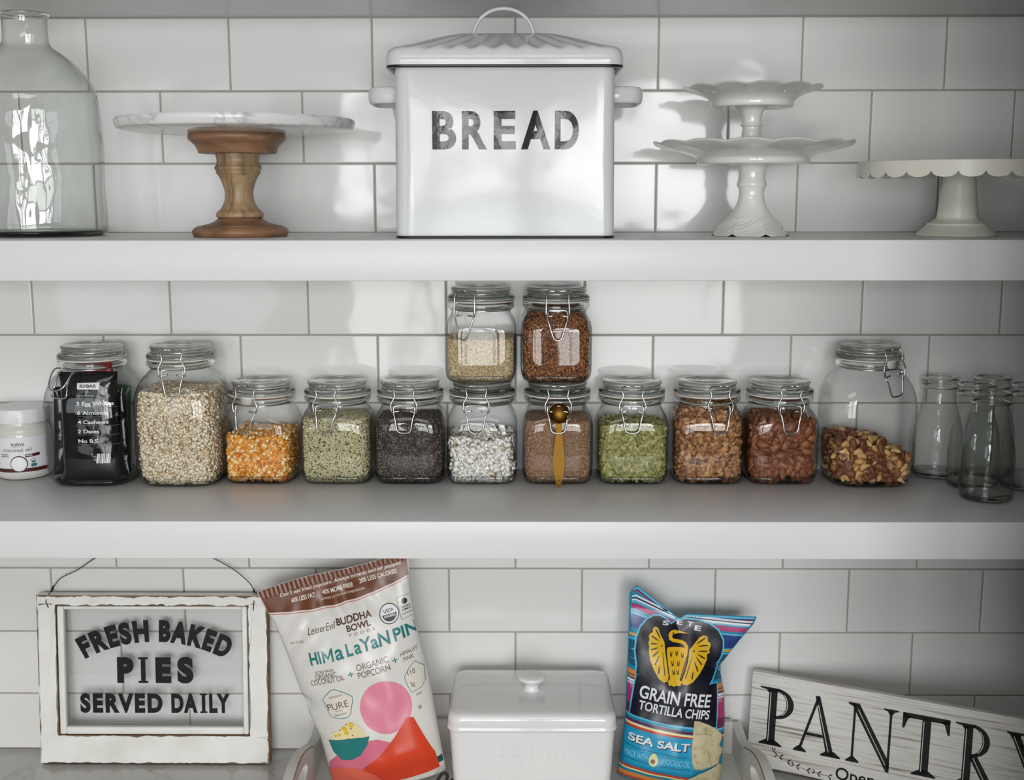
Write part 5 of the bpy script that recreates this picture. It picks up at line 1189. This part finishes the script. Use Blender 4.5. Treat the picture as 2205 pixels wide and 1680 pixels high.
decal('printed_chip', PLc(c1), CHIP.on(.0020), CHIPM, t, .004); decal('printed_chip', PLc(c2), CHIP.on(.0024), CHIPM, t, .004)
decal('printed_fold', [stroke2([A(*p) for p in Z6(q)], .0007) for q in ([(1255, 1020), (1310, 1140), (1325, 1250)], [(1090, 800), (1200, 810), (1330, 850)], [(1130, 1255), (1300, 1262), (1430, 1243)])], CHIP.on(.0024), ink('chip_line', (140, 124, 88)), t, .004)
decal('printed_specks', [disc2(*A(*Z6([(1085 + 350 * q[0], 700 + 520 * q[1])])[0]), .0006, None, 6) for q in RNG.uniform(0, 1, (22, 2)) if not (q[0] > .6 and q[1] < .25)], CHIP.on(.0026), ink('speck', (130, 96, 56)), t, .004)

# small loop of black cord between the bag and the bread box
V, F = join(tube([(-.012, .004, .004), (-.006, 0, .012), (-.001, -.002, .021), (.004, -.002, .024), (.008, 0, .018), (.005, .002, .008), (.001, .003, .003), (.010, .002, .003), (.015, -.003, .014)], .0022, 8, smooth=4), tube([(-.030, -.006, .002), (-.018, -.003, .003), (-.006, 0, .004), (.004, .002, .004)], .0018, 8, smooth=4))
mesh_obj('black_cord_loop', [(x - .1060, y - .150, z + ZC + .0150) for x, y, z in V], F, M('black_cord', (.02, .02, .02), .6), label='small loop of black cord between popcorn bag and bread box', cat='cord')

# ------------------------------------------------------------------ PANTRY board
t = thing('pantry_sign', (.3545, -.0490, ZC + .0026), 'whitewashed wooden board lettered PANTRY leaning against the tiles', 'sign')
t.rotation_euler = (Matrix.Rotation(math.radians(-26), 3, 'Z') @ Matrix.Rotation(math.radians(-8), 3, 'X')).to_euler()
def whitewash():
    m, nt, b = new_mat('whitewashed_board')
    tc = nt.nodes.new('ShaderNodeTexCoord'); mp = nt.nodes.new('ShaderNodeMapping'); mp.inputs['Scale'].default_value = (1.2, 1, 40)
    n = nt.nodes.new('ShaderNodeTexNoise'); n.inputs['Scale'].default_value = 6; n.inputs['Detail'].default_value = 6; n.inputs['Distortion'].default_value = .4
    nt.links.new(tc.outputs['Object'], mp.inputs['Vector']); nt.links.new(mp.outputs['Vector'], n.inputs['Vector'])
    r = ramp(nt, [(.30, srgb(138, 130, 120)), (.40, srgb(196, 192, 184)), (.52, srgb(222, 220, 214)), (.70, srgb(206, 203, 196))]); nt.links.new(n.outputs['Fac'], r.inputs['Fac']); nt.links.new(r.outputs['Color'], b.inputs['Base Color']); b.inputs['Roughness'].default_value = .55
    return m
SL, SH = .505, .1440
box('board', 0, SL, 0, .016, 0, SH, whitewash(), t, .0012)
def serif(ch):
    """(black polygons, white inline strokes) of a bracketed serif capital, cap height 1"""
    P, I = [], []
    def foot(x0, x1, y, s=1, hw=.025, c=None):
        c = (x0 + x1) / 2 if c is None else c
        P.append([(x0, y), (x1, y), (x1, y + s * .022), (c + hw + .05, y + s * .042), (c + hw, y + s * .10), (c - hw, y + s * .10), (c - hw - .05, y + s * .042), (x0, y + s * .022)])
    def line(a, b, w): 
        P.append([(p[0], p[1]) for p in stroke2([a, b], w)[0][:2] + stroke2([a, b], w)[0][2:][::-1]])
    if ch in 'PR':
        P.append([(.14, .03), (.30, .03), (.30, .97), (.14, .97)]); foot(.0, .44, 0, 1, .08); P.append([(-.03, 1), (.32, 1), (.32, .95), (.14, .90), (.09, .955), (-.03, .975)])
        o = arc2(.28, .735, .34, .265, 90, -92, 22); i = arc2(.28, .735, .20, .215, -92, 90, 22); P.append(o + i)
        P.append([(.24, 1), (.34, 1), (.34, .95), (.24, .95)])
        if ch == 'R': P.append([(.26, .50), (.40, .50), (.74, .04), (.82, .0), (.58, .0), (.26, .46)]); I.append([(.33, .46), (.60, .06)])
        I.append([(.175, .07), (.175, .92)]); I.append(arc2(.28, .735, .225, .225, 50, -55, 10))
    if ch == 'A':
        line((.13, .04), (.47, .98), .055); P.append([(.40, 1), (.50, 1), (.86, .03), (.70, .03)]); P.append([(.24, .30), (.62, .30), (.60, .35), (.26, .35)]); foot(.0, .28, 0, 1, .025, .13); foot(.58, 1.0, 0, 1, .075, .785); I.append([(.475, .85), (.745, .08)])
    if ch == 'N':
        line((.13, .03), (.13, .95), .05); line((.87, .0), (.87, .97), .05); P.append([(.04, 1), (.22, 1), (.90, .10), (.90, -.06), (.84, -.06)]); foot(.0, .28, 0); foot(.72, 1.02, 1, -1); P.append([(-.02, 1), (.2, 1), (.14, .93), (.0, .965)]); I.append([(.20, .90), (.82, .06)])
    if ch == 'T':
        P.append([(.42, .03), (.60, .03), (.60, .97), (.42, .97)]); foot(.26, .76, 0, 1, .09); P.append([(.02, 1), (.98, 1), (.98, .92), (.02, .92)]); P.append([(.02, 1), (.02, .74), (.06, .74), (.13, .90), (.22, .94)]); P.append([(.98, 1), (.98, .74), (.94, .74), (.87, .90), (.78, .94)]); I.append([(.455, .07), (.455, .90)])
    if ch == 'Y':
        P.append([(.42, .03), (.60, .03), (.60, .45), (.42, .45)]); foot(.28, .74, 0, 1, .09); P.append([(.08, .97), (.26, .97), (.60, .45), (.42, .40)]); line((.55, .44), (.86, .97), .055); foot(.0, .36, 1, -1, .07); foot(.70, 1.02, 1, -1); I.append([(.15, .93), (.455, .45), (.455, .07)])
    return P, I
blk, wht = [], []
for ch, x0, x1 in (('P', .0140, .0660), ('A', .0690, .1390), ('N', .1450, .2170), ('T', .2230, .2880), ('R', .2950, .3560), ('Y', .3620, .4280)):
    y0, y1 = .0360, .1240; P, I = serif(ch); mxx = max(p[0] for q in P for p in q); mnx = min(p[0] for q in P for p in q)
    f = lambda p: (x0 + (p[0] - mnx) / (mxx - mnx) * (x1 - x0), y0 + p[1] * (y1 - y0))
    blk += [poly2([f(p) for p in q]) for q in P]; wht += [stroke2([f(p) for p in q], .0011) for q in I]
decal('lettering', blk, lambda x, y: (x, -.0004, y), INK, t, 0)
decal('inline_highlights', wht, lambda x, y: (x, -.0008, y), ink('board_white', (206, 204, 198), .5), t, 0)
sp = [(.040, .0270), (.050, .0215), (.062, .0165), (.076, .0125), (.092, .0100), (.108, .0085), (.124, .0075)]
leaves = [stroke2(sp, .0006)]
for k in range(1, len(sp)):
    for s in (-1, 1):
        x, y = sp[k]; a = math.radians(-8 + s * 42); L = .0075
        leaves.append(stroke2([(x, y), (x + L * .5 * math.cos(a), y + L * .5 * math.sin(a)), (x + L * math.cos(a), y + L * math.sin(a))], [.0004, .0022, .0003]))
        a = math.radians(172 - s * 42); x2, y2 = x - .004, y + .001
        if k % 2: leaves.append(stroke2([(x2, y2), (x2 + L * .4 * math.cos(a), y2 + L * .4 * math.sin(a)), (x2 + L * .8 * math.cos(a), y2 + L * .8 * math.sin(a))], [.0004, .0018, .0003]))
leaves.append(stroke2([(.040, .027), (.0385, .031), (.038, .035)], [.0005, .0016, .0003])); leaves.append(stroke2([(.040, .027), (.042, .031), (.0425, .034)], [.0005, .0016, .0003]))
decal('leaf_sprig', leaves, lambda x, y: (x, -.0004, y), INK, t, 0)
decal('small_lettering', text2('Open', .1340, .1900, .0060, .0240, .012), lambda x, y: (x, -.0004, y), INK, t, 0)

# ------------------------------------------------------------------ trees in the garden, mirrored in the glazed tiles and enamel
BARK = M('tree_bark', (.05, .04, .03), .9, bump=(40, .5, .01)); LEAF = M('tree_leaves', (.05, .10, .03), .6, var=(.08, .14, .05))
def tree(x, y, r, label, lumps):
    t = thing('garden_tree', (x, y, 0), label, 'tree', 'garden trees outside the windows')
    V, F = join(tube([(0, 0, 0), (.02, 0, .9), (-.02, 0, 1.7), (.03, 0, 2.7)], r, 10, smooth=3), tube([(0, 0, 1.75), (.18, .03, 2.0), (.36, .05, 2.3)], r * .4, 8, smooth=3), tube([(0, 0, 1.6), (-.2, .03, 1.85), (-.30, .05, 2.2)], r * .4, 8, smooth=3))
    mesh_obj('trunk', V, F, BARK, t)
    parts = []
    for (cx, cz, n, spread) in lumps:
        for k in range(n):
            c = Vector((cx + RNG.normal() * spread, RNG.normal() * .04, cz + RNG.normal() * spread)); R = Matrix(rand_rot(1)[0].tolist()); s = RNG.uniform(.03, .055)
            parts.append(([tuple(c + R @ Vector(p)) for p in ((-s, 0, 0), (0, -s * .45, 0), (s, 0, s * .15), (0, s * .45, 0))], [(0, 1, 2, 3)]))
    mesh_obj('foliage', *join(*parts), LEAF, t, smooth=False, kind='stuff')
tree(.10, YB - .42, .085, 'garden tree beyond the window with a thick trunk', [(.35, 2.30, 90, .10), (-.2, 2.32, 60, .09), (.05, 1.55, 70, .12)])
tree(-.62, YB - .92, .05, 'slimmer garden tree beyond the window', [(-.30, 2.15, 110, .13), (.22, 1.95, 90, .10), (.05, 1.6, 80, .12)])
